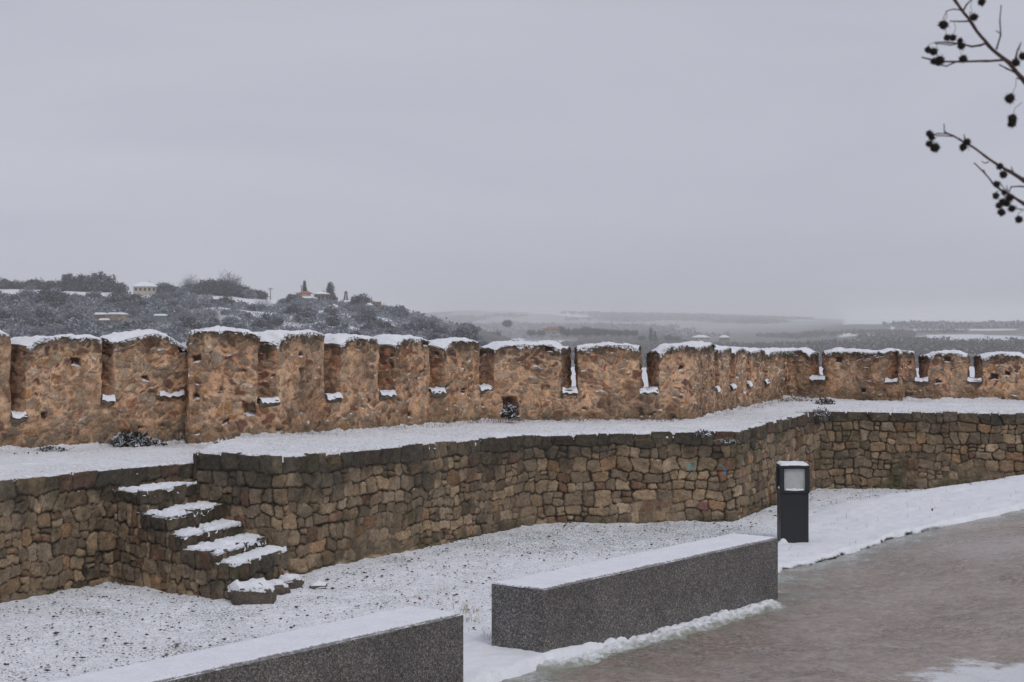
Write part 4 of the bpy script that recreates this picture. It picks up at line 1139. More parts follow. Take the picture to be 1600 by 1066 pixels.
def land():
    pxs = np.linspace(-1300, 2900, 640)
    ds = np.concatenate([[1.5, 4, 8, 11, 13], np.arange(14, 31, .4), np.geomspace(31, 170, 50)[:-1], np.geomspace(170, 700, 150)[:-1], np.geomspace(700, 8000, 150)])
    PX, D = np.meshgrid(pxs, ds)
    Z = land_h(PX, D)
    P = np.stack([(PX - CX) / F * D, D, Z], -1)
    big = sstep(160, 400, D)
    P[..., 2] += big * (1.6 * fbm(P * [1, 1, 0], 45, 3, 4)) * np.clip(1500 / (D + 500), .3, 1.4) + sstep(1500, 4000, D) * 3 * fbm(P * [1, 1, 0], 400, 5) + .12 * fbm(P * [1, 1, 0], 3, 8) * sstep(30, 40, D) * (1 - big)
    # snow cover: fields are white, scrub and heath are dark
    Pf = P * [1, 1, 0]
    n1 = fbm(Pf * [1, .45, 1], 60, 21, 4); n2 = fbm(Pf * [1, .3, 1], 420, 25, 4)
    snow_near = sstep(-.05, .3, n1)
    snow_far = sstep(.05, .4, n2 + .3 * fbm(Pf * [1, .35, 1], 130, 29, 3)) * .75
    sn = np.where(D < 1100, snow_near, snow_far)
    sn = np.where((PX > 640) & (D < 1500), sn * .2, sn)
    sn = np.where(D < 120, 1, sn)
    # flat shoulder of the near hill
    sn = np.maximum(sn, sstep(572, 590, D) * (1 - sstep(800, 900, D)) * (PX < 440) * .85)
    sn = np.maximum(sn, sstep(395, 410, D) * (1 - sstep(418, 430, D)) * sstep(20, -10, PX - 110) * .7)
    # far fields
    def field(px0, px1, d0, d1, a=1.0, wob=.25):
        w = wob * fbm(Pf, 250, int(px0) + 7)
        f = sstep(px0, px0 + 18, PX + w * 60) * (1 - sstep(px1 - 18, px1, PX + w * 60)) * sstep(d0, d0 * 1.03, D * (1 + .12 * w)) * (1 - sstep(d1 * .97, d1, D * (1 + .12 * w)))
        return f * a
    for f in [(740, 830, 2100, 2500, .9), (800, 900, 1850, 2150, .9), (1395, 1600, 2060, 2250, .8), (1435, 1545, 1640, 1900, 1.0), (1300, 1392, 1800, 2100, .7), (1010, 1050, 3000, 3400, .7),
              (1310, 3000, 2800, 9500, 1.0), (1230, 1290, 4200, 5200, .5), (1210, 1300, 2300, 2500, .45), (1600, 2900, 2000, 2600, .6), (880, 960, 2600, 2800, .4), (1050, 1120, 2150, 2300, .5)]:
        sn = np.maximum(sn, field(*f))
    sn = np.maximum(sn, (np.abs(PX - 1396) < 4) * (D > 2150) * (D < 2900) * .9)
    m, t, b = new_mat('land'); Ps = pos(t)
    a = N(t, 'ShaderNodeAttribute', attribute_name='snow').outputs['Fac']
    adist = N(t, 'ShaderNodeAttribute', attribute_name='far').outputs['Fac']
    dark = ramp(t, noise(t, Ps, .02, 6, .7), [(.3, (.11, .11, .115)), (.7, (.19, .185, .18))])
    dark = mixc(t, adist, dark, ramp(t, noise(t, Ps, .01, 6, .75), [(.3, (.27, .275, .29)), (.7, (.44, .45, .475))]))  # land pales with distance: extra haze put into the colour
    fine = noise(t, Ps, .25, 5, .75)
    k = mth(t, 'ADD', a, mth(t, 'MULTIPLY_ADD', fine, .7, -.35))
    L(t, mixc(t, ramp(t, k, [(.3, 0.0), (.65, 1.0)]), dark, (.74, .75, .79)), b.inputs['Base Color'])
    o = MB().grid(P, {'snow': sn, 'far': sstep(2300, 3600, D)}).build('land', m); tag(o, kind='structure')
land()
def ground_at(px, d):
    return float(land_h(np.array([float(px)]), np.array([float(d)]))[0])

# trees -----------------------------------------------------------------
def clumps(r, n, R_, Hh, lo_, kind, leaf, per=16):
    """leaf-sized faces in tufts spread through a crown of radius R_, height Hh starting at lo_"""
    V = []; Q = []; k = 0
    for _ in range(n):
        v = r.normal(size=3); v /= np.linalg.norm(v); q = r.rand() ** .45
        if kind == 'cone':
            h = r.rand() ** 1.3; rad = R_ * (1 - h) * (.55 + .45 * r.rand()); a = r.rand() * 6.28
            c = np.array([rad * math.cos(a), rad * math.sin(a), lo_ + h * Hh])
        elif kind == 'flat':
            c = np.array([v[0] * q * R_, v[1] * q * R_, lo_ + Hh * (.45 + .5 * v[2] * q)])
        else:
            c = np.array([v[0] * q * R_ * (1 + .2 * r.normal()), v[1] * q * R_, lo_ + Hh * (.5 + .5 * v[2] * q)])
        for _ in range(per):
            p = c + r.normal(size=3) * leaf * 1.5
            a = r.normal(size=3); a /= np.linalg.norm(a); b = np.cross(a, r.normal(size=3)); b /= np.linalg.norm(b)
            s = leaf * r.uniform(.5, 1.2)
            if kind == 'bare':
                a = np.array([v[0], v[1], abs(v[2]) + .5]) + .7 * r.normal(size=3); a /= np.linalg.norm(a); b = np.cross(a, r.normal(size=3)); b /= np.linalg.norm(b)
                V += [p - b * .028, p + b * .028, p + a * s * 2.4 + b * .012, p + a * s * 2.4 - b * .012]
            else:
                V += [p - a * s - b * s * .5, p + a * s - b * s * .4, p + a * s + b * s * .5, p - a * s + b * s * .4]
            Q.append([k, k + 1, k + 2, k + 3]); k += 4
    return V, Q
M_bark = plain('bark', (.07, .06, .055), .9)
M_ever = frost_mat('frosted_evergreen', (.062, .070, .078), .3, (.45, 1.3), (.28, .30, .33))  # evergreen tone raised and blued, hillside haze painted in
M_pale = frost_mat('hoar_frosted_twigs', (.168, .179, .205), .3, (.1, 1.4), (.33, .348, .39))  # frost colour also carries painted haze, so paler and bluer
M_brown = frost_mat('bare_twigs', (.10, .088, .088), .3, (.5, 1.4), (.33, .335, .36))
def proto(seed, kind, R_, Hh, trunk, n, leaf, mat, per=16):
    r = np.random.RandomState(seed)
    V, Q = clumps(r, n, R_, Hh, trunk, kind, leaf, per)
    me_c = raw_mesh('crown', V, Q, mat, None, None, False)
    mb = MB(); mb.tube([(0, 0, -.6), (.05, 0, trunk), (.1, .05, trunk + Hh * .7)], [R_ * .07, R_ * .05, R_ * .015], 6)
    for j in range(7):
        a = j * .9 + r.rand(); z0 = trunk + Hh * .08 * j
        mb.tube([(.05, 0, z0), (R_ * .35 * math.cos(a), R_ * .35 * math.sin(a), z0 + Hh * .14), (R_ * .7 * math.cos(a), R_ * .7 * math.sin(a), z0 + Hh * .3)], [R_ * .03, R_ * .02, R_ * .008], 4)
    tr = mb.build('trunk', M_bark)
    for o in (me_c, tr): COL.objects.unlink(o)
    return (me_c, tr)
PROTO = {
    'pine': [proto(10 + k, 'cone', 2.3, 5.0, .7, 90, .28, M_ever) for k in range(3)],
    'round': [proto(20 + k, 'round', 2.6, 4.2, .9, 110, .30, M_ever) for k in range(3)],
    'bush': [proto(30 + k, 'round', 2.4, 2.9, .25, 80, .28, M_ever) for k in range(3)],
    'pale': [proto(40 + k, 'round', 2.5, 3.8, .5, 95, .24, M_pale) for k in range(4)],
    'bare': [proto(50 + k, 'bare', 2.5, 4.6, .8, 110, .5, M_pale, 14) for k in range(3)],
    'brown': [proto(60 + k, 'round', 2.6, 4.2, .7, 95, .24, M_brown) for k in range(3)],
}
def tree(kind, px, d, h, name, label, group=None, rr=None, wide=1.0, zoff=0):
    rr = rr or random
    c, t_ = PROTO[kind][rr.randrange(len(PROTO[kind]))]
    z = ground_at(px, d) + zoff
    full = {'pine': 5.7, 'round': 5.1, 'bush': 3.15, 'pale': 4.3, 'bare': 5.4, 'brown': 4.9}[kind]
    s_ = h / full * (1.2 if d > 625 and d < 660 else 1)
    r0 = empty(name, ((px - CX) / F * d, d, z - .15), rr.random() * 6.28); r0.scale = (s_ * wide * rr.uniform(.9, 1.15), s_ * wide, s_)
    tag(r0, label, 'tree' if kind != 'bush' else 'shrub', group)
    for o in (c, t_):
        n = o.copy(); COL.objects.link(n); n.parent = r0
    return r0
rt = random.Random(4)
def hpx(hp, d): return hp / F * d
# dark pines along the crest
for k, (px, hp) in enumerate([(92, 14), (101, 21), (109, 22), (117, 20), (126, 22), (134, 21), (142, 19)]):
    tree('pine', px, 640 + (k % 3) * 5, hpx(hp, 640), 'pine_tree', 'dark frosted pine in the dense pine row on the hill crest at the left', 'pines in the row on the crest', rt)
for px, hp, lab in [(152, 26, 'biggest dark round pine at the left end of the twin crowns on the crest'), (163, 25, 'dark broad pine standing between the biggest crown and the row end'), (172, 17, 'smaller dark pine at the right end of the crest row'),
                    (188, 16, 'lone round clipped looking dark tree just left of the white roofed house')]:
    tree('round', px, 640, hpx(hp, 640), 'pine_tree', lab, None, rt, 1.15)
for k, (px, hp) in enumerate([(3, 13), (10, 11), (21, 11), (32, 10), (44, 12), (52, 13), (60, 13), (68, 10), (76, 11), (83, 12), (47, 8)]):
    tree('bush', px, 650, hpx(hp, 650), 'frosted_bush', 'small frosted bush in the hedge line on the crest left of the pines', 'bushes left of the pines', rt)
for k, (px, hp) in enumerate([(246, 13), (255, 17), (265, 14), (274, 12), (284, 13), (292, 12), (300, 14), (309, 16), (318, 19), (326, 21), (335, 20), (344, 21), (352, 21), (361, 16), (371, 17), (381, 16), (391, 15), (400, 13), (410, 12)]):
    tree(['round', 'pale', 'round'][k % 3], px, 635 + (k * 7 % 4) * 5, hpx(hp, 640), 'frosted_tree', 'grey frosted tree in the long clump on the crest between the two houses', 'trees on the crest between the houses', rt, 1.1)
tree('bare', 357, 645, hpx(28, 645), 'bare_tree', 'tall thin pale leafless tree rising above the crest clump', None, rt)
tree('bare', 297, 655, hpx(22, 655), 'bare_tree', 'faint pale leafless tree behind the clump right of the white roofed house', None, rt)
tree('pine', 476, 640, hpx(20, 640), 'conifer', 'slim dark conifer poking up behind the red roofed villa', None, rt, .5, 1.2)
tree('pine', 516, 630, hpx(24, 630), 'conifer', 'conical grey green conifer right of the red roofed villa', None, rt, .9)
for px, d, hp, lab in [(563, 600, 21, 'large dark round tree on the crest right of the two masts'), (578, 598, 14, 'dark round tree touching the large one near the brick tower')]:
    tree('round', px, d, hpx(hp, d), 'round_tree', lab, None, rt, 1.5)
tree('bare', 47, 600, hpx(15, 600), 'bare_tree', 'small brownish bare tree standing in front of the crest field', None, rt)
# trees over the slope
ns = 0
while ns < 250:
    d = rt.uniform(330, 600) if rt.random() < .8 else rt.uniform(300, 420); px = rt.uniform(-60, 760)
    yc = np.interp(px, PXK, YC); z = ground_at(px, d); row = HY - (z - H) / d * F
    if row > 560 or row < yc + 6: continue
    if (px < 215 or 330 < px < 440) and 565 < d: continue
    if 212 < px < 240 and d > 560: continue
    if 185 < px < 200 and 380 < d < 460: continue
    if any(abs(px - hx) < 17 and hd - 70 < d < hd for hx, hd in ((175, 430), (152, 425), (226, 615), (482, 600), (522, 585))): continue
    if 578 < px < 602 and d > 470: continue
    if 530 < px < 572 and d > 560: continue
    kd = rt.choice(['pale', 'pale', 'pale', 'bare', 'brown', 'round', 'bush', 'bush']); hp = rt.uniform(9, 19) * (1.15 if kd == 'bare' else 1)
    tree(kd, px, d, hpx(hp, d), 'slope_tree' if kd != 'bush' else 'slope_shrub', {'pale': 'hoar frosted tree on the wooded hillside', 'bare': 'leafless twiggy tree on the wooded hillside', 'brown': 'brownish bare tree on the wooded hillside', 'round': 'dark evergreen tree on the wooded hillside', 'bush': 'dark frosted shrub on the wooded hillside'}[kd],
         {'pale': 'hoar frosted trees on the hillside', 'bare': 'leafless trees on the hillside', 'brown': 'brownish trees on the hillside', 'round': 'dark evergreens on the hillside', 'bush': 'dark shrubs on the hillside'}[kd], rt, 1.25)
    ns += 1
# scrub that cannot be counted
def wood(name, label, spots, mat, seed, leaf, per=26):
    r = np.random.RandomState(seed)
    sp = np.array(spots)      # x, y, z, radius, height
    n = len(sp); tot = n * per
    c = np.repeat(sp, per, 0); v = r.normal(size=(tot, 3)); v /= np.linalg.norm(v, axis=1, keepdims=True); q = r.rand(tot, 1) ** .4
    P = c[:, :3] + v * q * np.stack([c[:, 3], c[:, 3], c[:, 4] * .5], -1); P[:, 2] += c[:, 4] * .5
    a = r.normal(size=(tot, 3)); a /= np.linalg.norm(a, axis=1, keepdims=True); b = np.cross(a, r.normal(size=(tot, 3))); b /= np.linalg.norm(b, axis=1, keepdims=True)
    s = (c[:, 3] * leaf * r.uniform(.5, 1.3, tot))[:, None]
    V = np.stack([P - a * s - b * s * .5, P + a * s - b * s * .4, P + a * s + b * s * .5, P - a * s + b * s * .4], 1).reshape(-1, 3)
    Q = np.arange(tot * 4).reshape(-1, 4)
    tag(raw_mesh(name, V, Q, mat, None, None, False), kind='stuff', label=label)
r = np.random.RandomState(77); sp = []
while len(sp) < 6300:
    d = r.uniform(310, 640); px = r.uniform(-100, 800)
    if len(sp) > 4800: d = r.uniform(640, 1150); px = r.uniform(610, 880)
    z = ground_at(px, d); row = HY - (z - H) / d * F
    if row > 565 or row < np.interp(px, PXK, YC) + 4: continue
    if (px < 215 or 330 < px < 440) and 570 < d: continue
    x = xd(px, d)
    if fbm(np.array([[x, d * .5, 0.]]), 55, 31)[0] < -.18: continue
    h = r.uniform(1.0, 2.6) * (1 if d < 640 else 1.7); sp.append((x, d, z - .2, h * .8, h))
wood('hillside_scrub', 'grey frosted scrub covering the hillside', sp, M_pale, 1, .20)
sp = []
while len(sp) < 6500:      # river woods and hedges in the valley
    d = r.uniform(950, 2300) ; px = r.uniform(640, 1700); z = ground_at(px, d)
    x = xd(px, d); nn = fbm(np.array([[x, d * .35, 0.]]), 260, 61, 3)[0]
    if d > 1450 and nn < .0: continue
    if 1430 < px < 1550 and 1600 < d < 1950: continue
    if px > 1290 and 2020 < d: continue
    if 735 < px < 905 and 1800 < d < 2500: continue
    h = r.uniform(4.5, 8.5) * (1 if d < 1500 else .8); sp.append((x, d, z - .5, h * .9, h))
wood('valley_woods', 'bare woods and hedges filling the valley floor', sp, M_brown, 2, .17, 24)
sp = []
while len(sp) < 5000:
    d = r.uniform(2300, 5400); px = r.uniform(640, 1700); z = ground_at(px, d)
    x = xd(px, d); nn = fbm(np.array([[x, d * .3, 0.]]), 420, 63, 3)[0]
    if nn < -.08 + .2 * r.rand(): continue
    if px > 1270 and d > 2700: continue
    h = r.uniform(4, 7); sp.append((x, d, z - .5, h * 1.9, h))
wood('distant_woods', 'far off hazy woods on the opposite slopes', sp, M_pale, 3, .3, 12)  # pale twig colour adds painted haze to these woods
for k, (px, d, hp, kd) in enumerate([(793, 1500, 8, 'round'), (866, 1500, 6, 'round'), (876, 1500, 8, 'round'), (886, 1500, 8, 'round'), (900, 1480, 9, 'round'), (915, 1480, 11, 'round'), (922, 1480, 9, 'round'), (933, 1480, 9, 'round'), (944, 1480, 8, 'round'),
                                   (957, 1470, 7, 'round'), (968, 1470, 6, 'round'), (980, 1470, 7, 'round'), (992, 1470, 6, 'round'), (1003, 1470, 6, 'round'), (830, 1450, 7, 'brown'), (845, 1450, 7, 'brown'), (1044, 1450, 7, 'round'), (1058, 1450, 6, 'brown')]):
    zz = H - ({793: 510, 866: 520, 876: 520}.get(px, 524 if px < 1000 else 532) - HY) / F * d
    tree(kd, px, d, hpx(hp + 3, d), 'valley_tree', 'lone dark tree on the sloping snowy field above the valley woods' if k == 0 else 'dark tree in the broken line across the valley floor', None if k == 0 else 'trees in line across the valley floor', rt, 1.3, zz - ground_at(px, d) - 1)
for px, hp, lab in [(1017, 19, 'tallest narrow dark conifer in the valley'), (1024, 14, 'shorter narrow conifer right beside the tallest one')]:
    d = 1380; zz = H - (533 - HY) / F * d
    tree('pine', px, d, hpx(hp, d), 'conifer', lab, None, rt, .55, zz - ground_at(px, d))

# houses -----------------------------------------------------------------
M_roofsnow = plain('roof_snow', (.78, .80, .84), .8)
M_roofred = plain('red_tile', (.33, .12, .07), .8, 0, .25, 2)
M_cream = plain('cream_render', (.42, .36, .29), .9, 0, .15, 1)
M_tan = plain('tan_stone', (.29, .235, .175), .9, 0, .45, .8)
M_brick = plain('brick', (.21, .15, .125), .9, 0, .3, 1)
M_win = plain('window_glass', (.03, .035, .04), .2)
M_green = plain('green_sheet', (.12, .17, .16), .6)
M_steel = plain('mast_steel', (.12, .12, .125), .5)
def hip(mb, w, dp, z, h, ov=.5, ridge=.35):
    X, Y = w / 2 + ov, dp / 2 + ov; rx = w * ridge / 2
    V = [(-X, -Y, z), (X, -Y, z), (X, Y, z), (-X, Y, z), (-rx, 0, z + h), (rx, 0, z + h), (-X, -Y, z - .18), (X, -Y, z - .18), (X, Y, z - .18), (-X, Y, z - .18)]
    mb.add(V, [[0, 1, 5, 4], [2, 3, 4, 5], [0, 6, 7, 1], [1, 7, 8, 2], [2, 8, 9, 3], [3, 9, 6, 0], [9, 8, 7, 6]], [[1, 2, 5], [3, 0, 4]])
def house(px, d, wpx, wall_h, roof_h, dep, wm, rm, label, rz=.15, win=3, zoff=0, ridge=.35, ov=.5, tier=None, name='house', cat='house', row=None):
    z = ground_at(px, d) + zoff if row is None else H - (row - HY) / F * d
    w_ = hpx(wpx, d); r0 = empty(name, (xd(px, d), d, z), rz); tag(r0, label, cat)
    b = MB(); b.box((0, 0, wall_h / 2 - .3), (w_, dep, wall_h + .6)); b.build('wall', wm, r0, False)
    b = MB(); hip(b, w_, dep, wall_h + .22, roof_h, ov, ridge); rf = b.build('roof', rm, r0, False)
    for k in range(win):
        b = MB(); b.box(((k + .5) / win * w_ - w_ / 2, -dep / 2 - .03, wall_h * .6), (min(1.1, w_ / win * .5), .08, min(1.2, wall_h * .4))); b.build('window', M_win, r0, False)
    if tier:
        tw, th, trh, trm = tier
        b = MB(); b.box((-.5, 0, wall_h + roof_h * .5 + th / 2), (tw, dep * .5, th + 1.0)); b.build('upper_wall', wm, r0, False)
        b = MB(); hip(b, tw, dep * .5, wall_h + roof_h * .5 + th + .6, trh, .4, .5); b.build('upper_roof', trm, r0, False)
    b = MB(); b.box((w_ * .22, dep * .1, wall_h + roof_h * .9), (.6, .6, 1.3)); b.build('chimney', wm, r0, False)
    return r0
house(226, 610, 34, 2.6, 1.7, 8, M_cream, M_roofsnow, 'wide low house with a white snowy hip roof on the hill crest at the left', .25, 5, row=459)
house(477, 610, 27, 3.0, 1.1, 9, M_cream, M_roofsnow, 'villa with a red upper roof, highest house on the hill', -.1, 4, row=479, tier=(hpx(17, 610), .9, .8, M_roofred))
house(502, 622, 18, 3.2, .9, 7, M_brick, M_roofsnow, 'reddish brick house attached right of the villa', .3, 3, row=473)
house(521, 565, 24, 1.6, 1.3, 7, M_tan, M_roofsnow, 'low tan house with a bright snowy roof below the conifer', .05, 3, row=489, ridge=.1)
house(577, 590, 9, 1.0, .8, 5, M_cream, M_roofsnow, 'tiny snowy roofed shed left of the brick tower', .1, 1, row=482)
house(182, 420, 24, 2.9, .35, 5, M_tan, M_roofsnow, 'square tan stone building with a flat snowy roof low on the hillside', -.2, 0, row=509, ridge=.9, ov=.15)
house(157, 425, 16, 1.5, .4, 5, M_brick, M_roofsnow, 'low ruined brown shed left of the square tan building', .2, 0, row=501, ridge=.9, ov=.2)
house(163, 405, 14, 1.0, .3, 4, M_brick, M_roofsnow, 'small terraced hut below the low brown shed', .2, 0, row=507, ridge=.9, ov=.2)
house(251, 430, 17, .9, .3, 4, M_green, M_roofsnow, 'long low shed with a green side and thin snowy roof', .1, 0, row=499, ridge=.9, ov=.2)
house(862, 1500, 24, 3.0, 2.0, 10, M_tan, M_roofred, 'faint reddish roofed farmhouse beyond the valley trees', .1, 3, row=519)
house(1095, 1380, 26, 3.0, 2.0, 10, M_cream, M_roofsnow, 'pale snowy roofed farmhouse beside the valley woods', .1, 3, row=533)
house(1132, 1420, 16, 3.0, 2.0, 9, M_tan, M_roofsnow, 'smaller snowy roofed farmhouse right of the pale one', -.2, 2, row=533)
house(722, 1150, 12, 2.5, 1.6, 7, M_cream, M_roofsnow, 'tiny snowy roofed hut among the woods at the end of the hill', .1, 2, row=525)
# ruined brick tower
z = H - (490 - HY) / F * 585
tw = empty('brick_tower', (xd(590, 585), 585, z), .2); tag(tw, 'stub of a reddish brick tower at the right end of the crest', 'tower')
b = MB(); b.box((0, 0, 1.6), (2.4, 2.4, 5.0)); b.build('shaft', M_brick, tw, False)
b = MB(); b.box((0, 0, 4.2), (2.6, 2.6, .18)); b.build('parapet', M_tan, tw, False)
b = MB(); b.box((-.5, -1.22, 2.6), (.5, .08, .9)); b.build('window', M_win, tw, False)
b = MB(); b.box((-1.9, .2, .3), (1.6, 1.6, 2.2)); b.build('annex_wall', M_tan, tw, False)
# masts
def mast(px, d, row0, row1, label, lattice=False, arm=0):
    z0, z1 = H - (row0 - HY) / F * d, H - (row1 - HY) / F * d
    r0 = empty('mast', (xd(px, d), d, z0)); tag(r0, label, 'mast'); h = z1 - z0
    mb = MB()
    if lattice:
        w0 = .75
        for sx, sy in ((-1, -1), (1, -1), (1, 1), (-1, 1)): mb.tube([(sx * w0, sy * w0, 0), (sx * .32, sy * .32, h)], [.17, .14], 4)
        for k in range(7):
            for s_ in (-1, 1):
                u0, u1 = k / 7, (k + 1) / 7; a_ = w0 + (.32 - w0) * u0; b2 = w0 + (.32 - w0) * u1
                mb.tube([(-a_ * s_, -a_, h * u0), (b2 * s_, -b2, h * u1)], .08, 4); mb.tube([(-a_, -a_ * s_, h * u0), (-b2, b2 * s_, h * u1)], .08, 4)
    else: mb.tube([(0, 0, -.5), (0, 0, h)], [.2, .13], 6)
    mb.build('pole', M_steel, r0)
    mb = MB()
    if lattice: mb.tube([(0, 0, h), (0, 0, h + .5)], .45, 8)
    else: mb.tube([(-.4, 0, h * .93), (.4, 0, h * .93)], .05, 4)
    if arm:
        mb.tube([(-arm, 0, h * .96), (arm, 0, h * .96)], .09, 4); mb.tube([(-arm * .7, 0, h * .82), (arm * .7, 0, h * .82)], .09, 4)
    mb.build('head', M_steel, r0)
mast(540.5, 610, 469, 457, 'lattice mast with a thick head between the villa and the big round tree', True, .9)
mast(562.5, 612, 468, 459, 'thin plain mast right of the lattice mast')
mast(549.5, 612, 469, 464, 'short stub mast between the two taller masts')
mast(422.5, 630, 466, 450, 'power pole with crossarms left of the villa', False, 1.1)
mast(471, 625, 462, 446, 'faint thin aerial above the red roofed villa', False, .5)

# ------------------------------------------------------------------ sweetgum tree reaching in from the right
M_twig = None
def twig_mat():
    m, t, b = new_mat('twig_bark'); P = pos(t)
    c = ramp(t, noise(t, P, 60, 3), [(.3, (.045, .026, .024)), (.7, (.10, .062, .055))])
    f = mth(t, 'ADD', nz(t), mth(t, 'MULTIPLY_ADD', noise(t, P, 25, 3), 1.6, -.8))
    c = mixc(t, ramp(t, f, [(.85, 0.0), (1.15, .6)]), c, (.5, .5, .54))
    L(t, c, b.inputs['Base Color']); return m
M_twig = twig_mat()
M_ball = plain('seed_ball', (.020, .014, .012), .9, 0, .4, 60)
DB = 5.0
tg = empty('sweetgum_tree', (3.7, 6.2, 0)); tag(tg, 'leafless tree whose twigs hung with spiky seed balls reach in at the upper right', 'tree')
TO = np.array([3.7, 6.2, 0.])
mb = MB(); mb.tube([(0, 0, -.2), (.02, .03, 1.2), (-.03, .0, 2.6), (0, .05, 4.4), (.1, .1, 6.5)], [.17, .14, .12, .09, .04], 12); trunk = mb.build('trunk', M_bark, tg)
def tp(p, dd=0): return at(p[0], p[1], DB + dd) - TO
def branch(name, lines, parent):
    mb = MB()
    for pts, r0, r1 in lines:
        n = len(pts); P = [p if len(p) == 3 and isinstance(p, np.ndarray) else tp(p[:2], p[2] if len(p) > 2 else 0) for p in pts]
        # gentle irregularity
        Q = []
        for k in range(n - 1):
            for j in range(4):
                u = j / 4; q = P[k] * (1 - u) + P[k + 1] * u; Q.append(q + .0035 * vvec((q * 1.0)[None], .05, 9)[0])
        Q.append(P[-1]); m_ = len(Q)
        R0 = [(r1 + (r0 - r1) * (1 - k / (m_ - 1)) ** 4 + .0022 * (1 - k / (m_ - 1))) if r0 > .008 else r0 + (r1 - r0) * k / (m_ - 1) for k in range(m_)]
        R0 = [v * (1 + .18 * (k % 4 == 0)) for k, v in enumerate(R0)]
        mb.tube(Q, R0, 7)
    return mb.build(name, M_twig, parent)
branch('branch', [
    ([np.array([0, .05, 4.3]), (1900, 330, .4), (1700, 225), (1640, 175), (1600, 128), (1575, 97), (1545, 70), (1520, 40), (1492, 0), (1470, -40)], .028, .0045),
    ([(1568, 93), (1540, 95), (1500, 97), (1470, 97), (1452, 93), (1440, 90)], .0042, .0022),
    ([(1492, 98), (1480, 104), (1466, 101)], .0025, .0018),
    ([(1542, 66), (1530, 72), (1518, 74), (1500, 69), (1482, 68), (1460, 67)], .0042, .002),
    ([(1498, 69), (1484, 72), (1462, 69)], .0022, .0016),
    ([(1514, 34), (1500, 34), (1484, 33)], .003, .0018), ([(1502, 16), (1490, 14), (1480, 17), (1474, 30)], .0022, .0012),
    ([(1505, 18), (1510, 8), (1518, 1), (1530, -8)], .003, .002), ([(1558, 76), (1562, 55), (1562, 35), (1564, 8)], .003, .0015), ([(1562, 52), (1556, 48)], .002, .0015),
    ([(1584, 112), (1572, 107), (1561, 101)], .0032, .002), ([(1586, 92), (1590, 78), (1595, 66)], .0035, .0015), ([(1600, 126), (1592, 124), (1588, 122)], .003, .0015), ([(1515, 28), (1515, 18)], .002, .0012)], tg)
branch('branch', [
    ([np.array([0, .03, 3.4]), (1950, 470, .5), (1750, 370), (1650, 305), (1600, 282), (1580, 268), (1560, 258), (1540, 245), (1520, 230), (1500, 218), (1488, 212), (1476, 206)], .022, .0026),
    ([(1476, 206), (1475, 193)], .002, .0014), ([(1488, 213), (1470, 212), (1456, 210)], .0022, .0014), ([(1481, 209), (1468, 208), (1452, 209)], .0022, .0014),
    ([(1546, 253), (1540, 256), (1534, 253)], .002, .0014), ([(1508, 222), (1506, 210)], .002, .0014), ([(1584, 268), (1580, 260)], .002, .0012)], tg)
branch('branch', [
    ([(1750, 375), (1650, 345), (1600, 318), (1580, 306), (1565, 297), (1550, 286), (1536, 268), (1522, 255)], .010, .002),
    ([(1610, 293), (1595, 291), (1580, 292), (1577, 300)], .003, .0018), ([(1552, 287), (1562, 284), (1570, 296)], .002, .0014), ([(1539, 270), (1537, 265)], .0018, .0012), ([(1600, 328), (1588, 326), (1578, 326)], .002, .0014), ([(1575, 300), (1573, 290)], .0018, .0012)], tg)
def spike_ball(seed, r_):
    rs = np.random.RandomState(seed); import bmesh
    bm = bmesh.new(); bmesh.ops.create_icosphere(bm, subdivisions=2, radius=r_ * .78)
    V = [v.co.copy() for v in bm.verts]
    faces = list(bm.faces)
    Vn_ = []; T = []
    for f in faces: T.append([v.index for v in f.verts])
    Vn_ = [tuple(v) for v in V]
    for f in faces[::2]:
        c = f.calc_center_median(); nrm = c.normalized(); L_ = r_ * rs.uniform(.28, .5)
        tip = len(Vn_); Vn_.append(tuple(c + nrm * L_ + Vector(rs.normal(size=3)) * r_ * .05))
        q = [len(Vn_) + j for j in range(3)]
        for v in f.verts: Vn_.append(tuple(c + (v.co - c) * .42))
        for j in range(3): T.append([q[j], q[(j + 1) % 3], tip])
    bm.free()
    o = raw_mesh('seed_ball', Vn_, None, M_ball, None, None, False, T); COL.objects.unlink(o); return o
SB = [spike_ball(k, 1.0) for k in range(4)]
BALLS = [(1534, 3, 8, 1530, -8), (1522, 27, 8, 1519, 2), (1474, 39, 9.5, 1478, 16), (1480, 59, 7, 1481, 34), (1489, 59, 7, 1490, 33), (1500, 64, 6, 1500, 68), (1502, 72, 8, 1500, 69), (1450, 78, 7, 1460, 67), (1459, 81, 8, 1462, 69),
         (1459, 96, 7, 1452, 93), (1469, 94, 9, 1470, 84), (1505, 92, 8, 1506, 78), (1587, 98, 8.5, 1586, 90), (1598, 88, 8, 1595, 70), (1578, 154, 10, 1588, 122), (1582, 185, 9, 1597, 160), (1581, 193, 8.5, 1583, 184), (1466, 99, 6, 1466, 101),
         (1452, 209, 7, 1458, 209), (1456, 215, 6.5, 1460, 211), (1452, 225, 7, 1458, 212), (1461, 231, 9.5, 1466, 212), (1505, 230, 8, 1514, 236), (1511, 222, 7.5, 1508, 214), (1562, 260, 7, 1560, 257), (1568, 273, 8, 1563, 262), (1557, 288, 7, 1556, 290),
         (1556, 306, 7, 1566, 298), (1569, 301, 6, 1570, 296), (1578, 309, 8, 1577, 300), (1567, 316, 8, 1570, 300), (1573, 317, 8, 1572, 300), (1561, 321, 7, 1570, 306), (1565, 332, 8, 1567, 318), (1581, 326, 7.5, 1588, 326), (1592, 343, 8, 1598, 330), (1595, 371, 1, 1595, 360)][:-1]
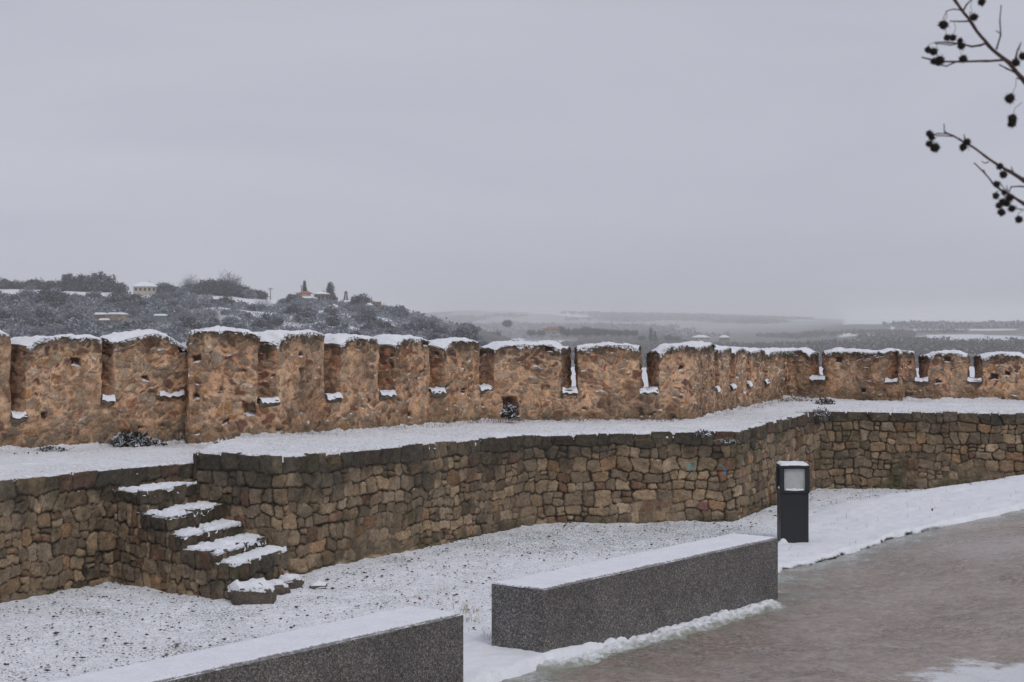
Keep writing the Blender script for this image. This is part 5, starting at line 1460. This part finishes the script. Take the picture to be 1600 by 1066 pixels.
for k, (px, py, rp, sx, sy) in enumerate(BALLS):
    o = SB[k % 4].copy(); COL.objects.link(o); o.parent = tg
    o.location = tp((px, py)); s_ = rp / F * DB * .92; o.scale = (s_, s_, s_ * 1.05); o.rotation_euler = (k * 1.3, k * .7, k)
    a, b2 = tp((sx, sy)), tp((px, py)); mid = (a + b2) / 2 + np.array([-.008 if k % 2 else .008, 0, .006])
    MB().tube([a, mid, b2], .0009, 4).build('seed_stalk', M_twig, tg)

# ------------------------------------------------------------------ winter haze
def haze():
    z0, z1 = -34.0, 58.0
    b = MB(); b.box((0, 3900, (z0 + z1) / 2), (16000, 8400, z1 - z0))
    m = bpy.data.materials.new('haze'); m.use_nodes = True; t = m.node_tree; t.nodes.clear()
    o = N(t, 'ShaderNodeOutputMaterial'); v = N(t, 'ShaderNodeVolumePrincipled', i_Density=.00028, i_Anisotropy=-0.3)
    v.inputs['Color'].default_value = (1.0, 1.0, 1.0, 1); L(t, v.outputs[0], o.inputs['Volume'])
    ob = b.build('haze', m, smooth=False); tag(ob, kind='stuff')
haze()

# fallen leaves lying on the snow, each one a thing
M_leaf = plain('dead_leaf', (.24, .075, .035), .8, 0, .3, 40)
leafs = [(1350, 783, 'rusty fallen leaf on the gravel snow right of the lamp, before the far retaining wall'), (656, 936, 'rusty fallen leaf in the open snow right of the loose stones'), (722, 972, 'pale brown leaf beside the near end of the farther bench'),
         (882, 824, 'tiny rusty leaf on the green tinged snow by the wall'), (1457, 797, 'small brown leaf on the snowy slope above the path')]
for k, (px, py, lab) in enumerate(leafs):
    d = F * H / (py - HY); x = xd(px, d); zg = float(gz(np.array([x]), np.array([d]))[0]) + .045
    d = F * (H - zg) / (py - HY); x = xd(px, d)
    u = np.linspace(-1, 1, 9); v = np.linspace(-1, 1, 7); Ug, Vg = np.meshgrid(u, v)
    wd = np.maximum(.06, (1 - Ug ** 2) ** .7 * (1 + .25 * np.sin(Ug * 9)))
    P = np.stack([Ug * .022, Vg * wd * .014, .008 * Vg ** 2 + .006 * np.sin(Ug * 3 + k)], -1)
    o = MB().grid(P).build('fallen_leaf', M_leaf); o.location = (x, d, zg); o.rotation_euler = (.5, .2 * k, k * 1.1); tag(o, lab, 'leaf')
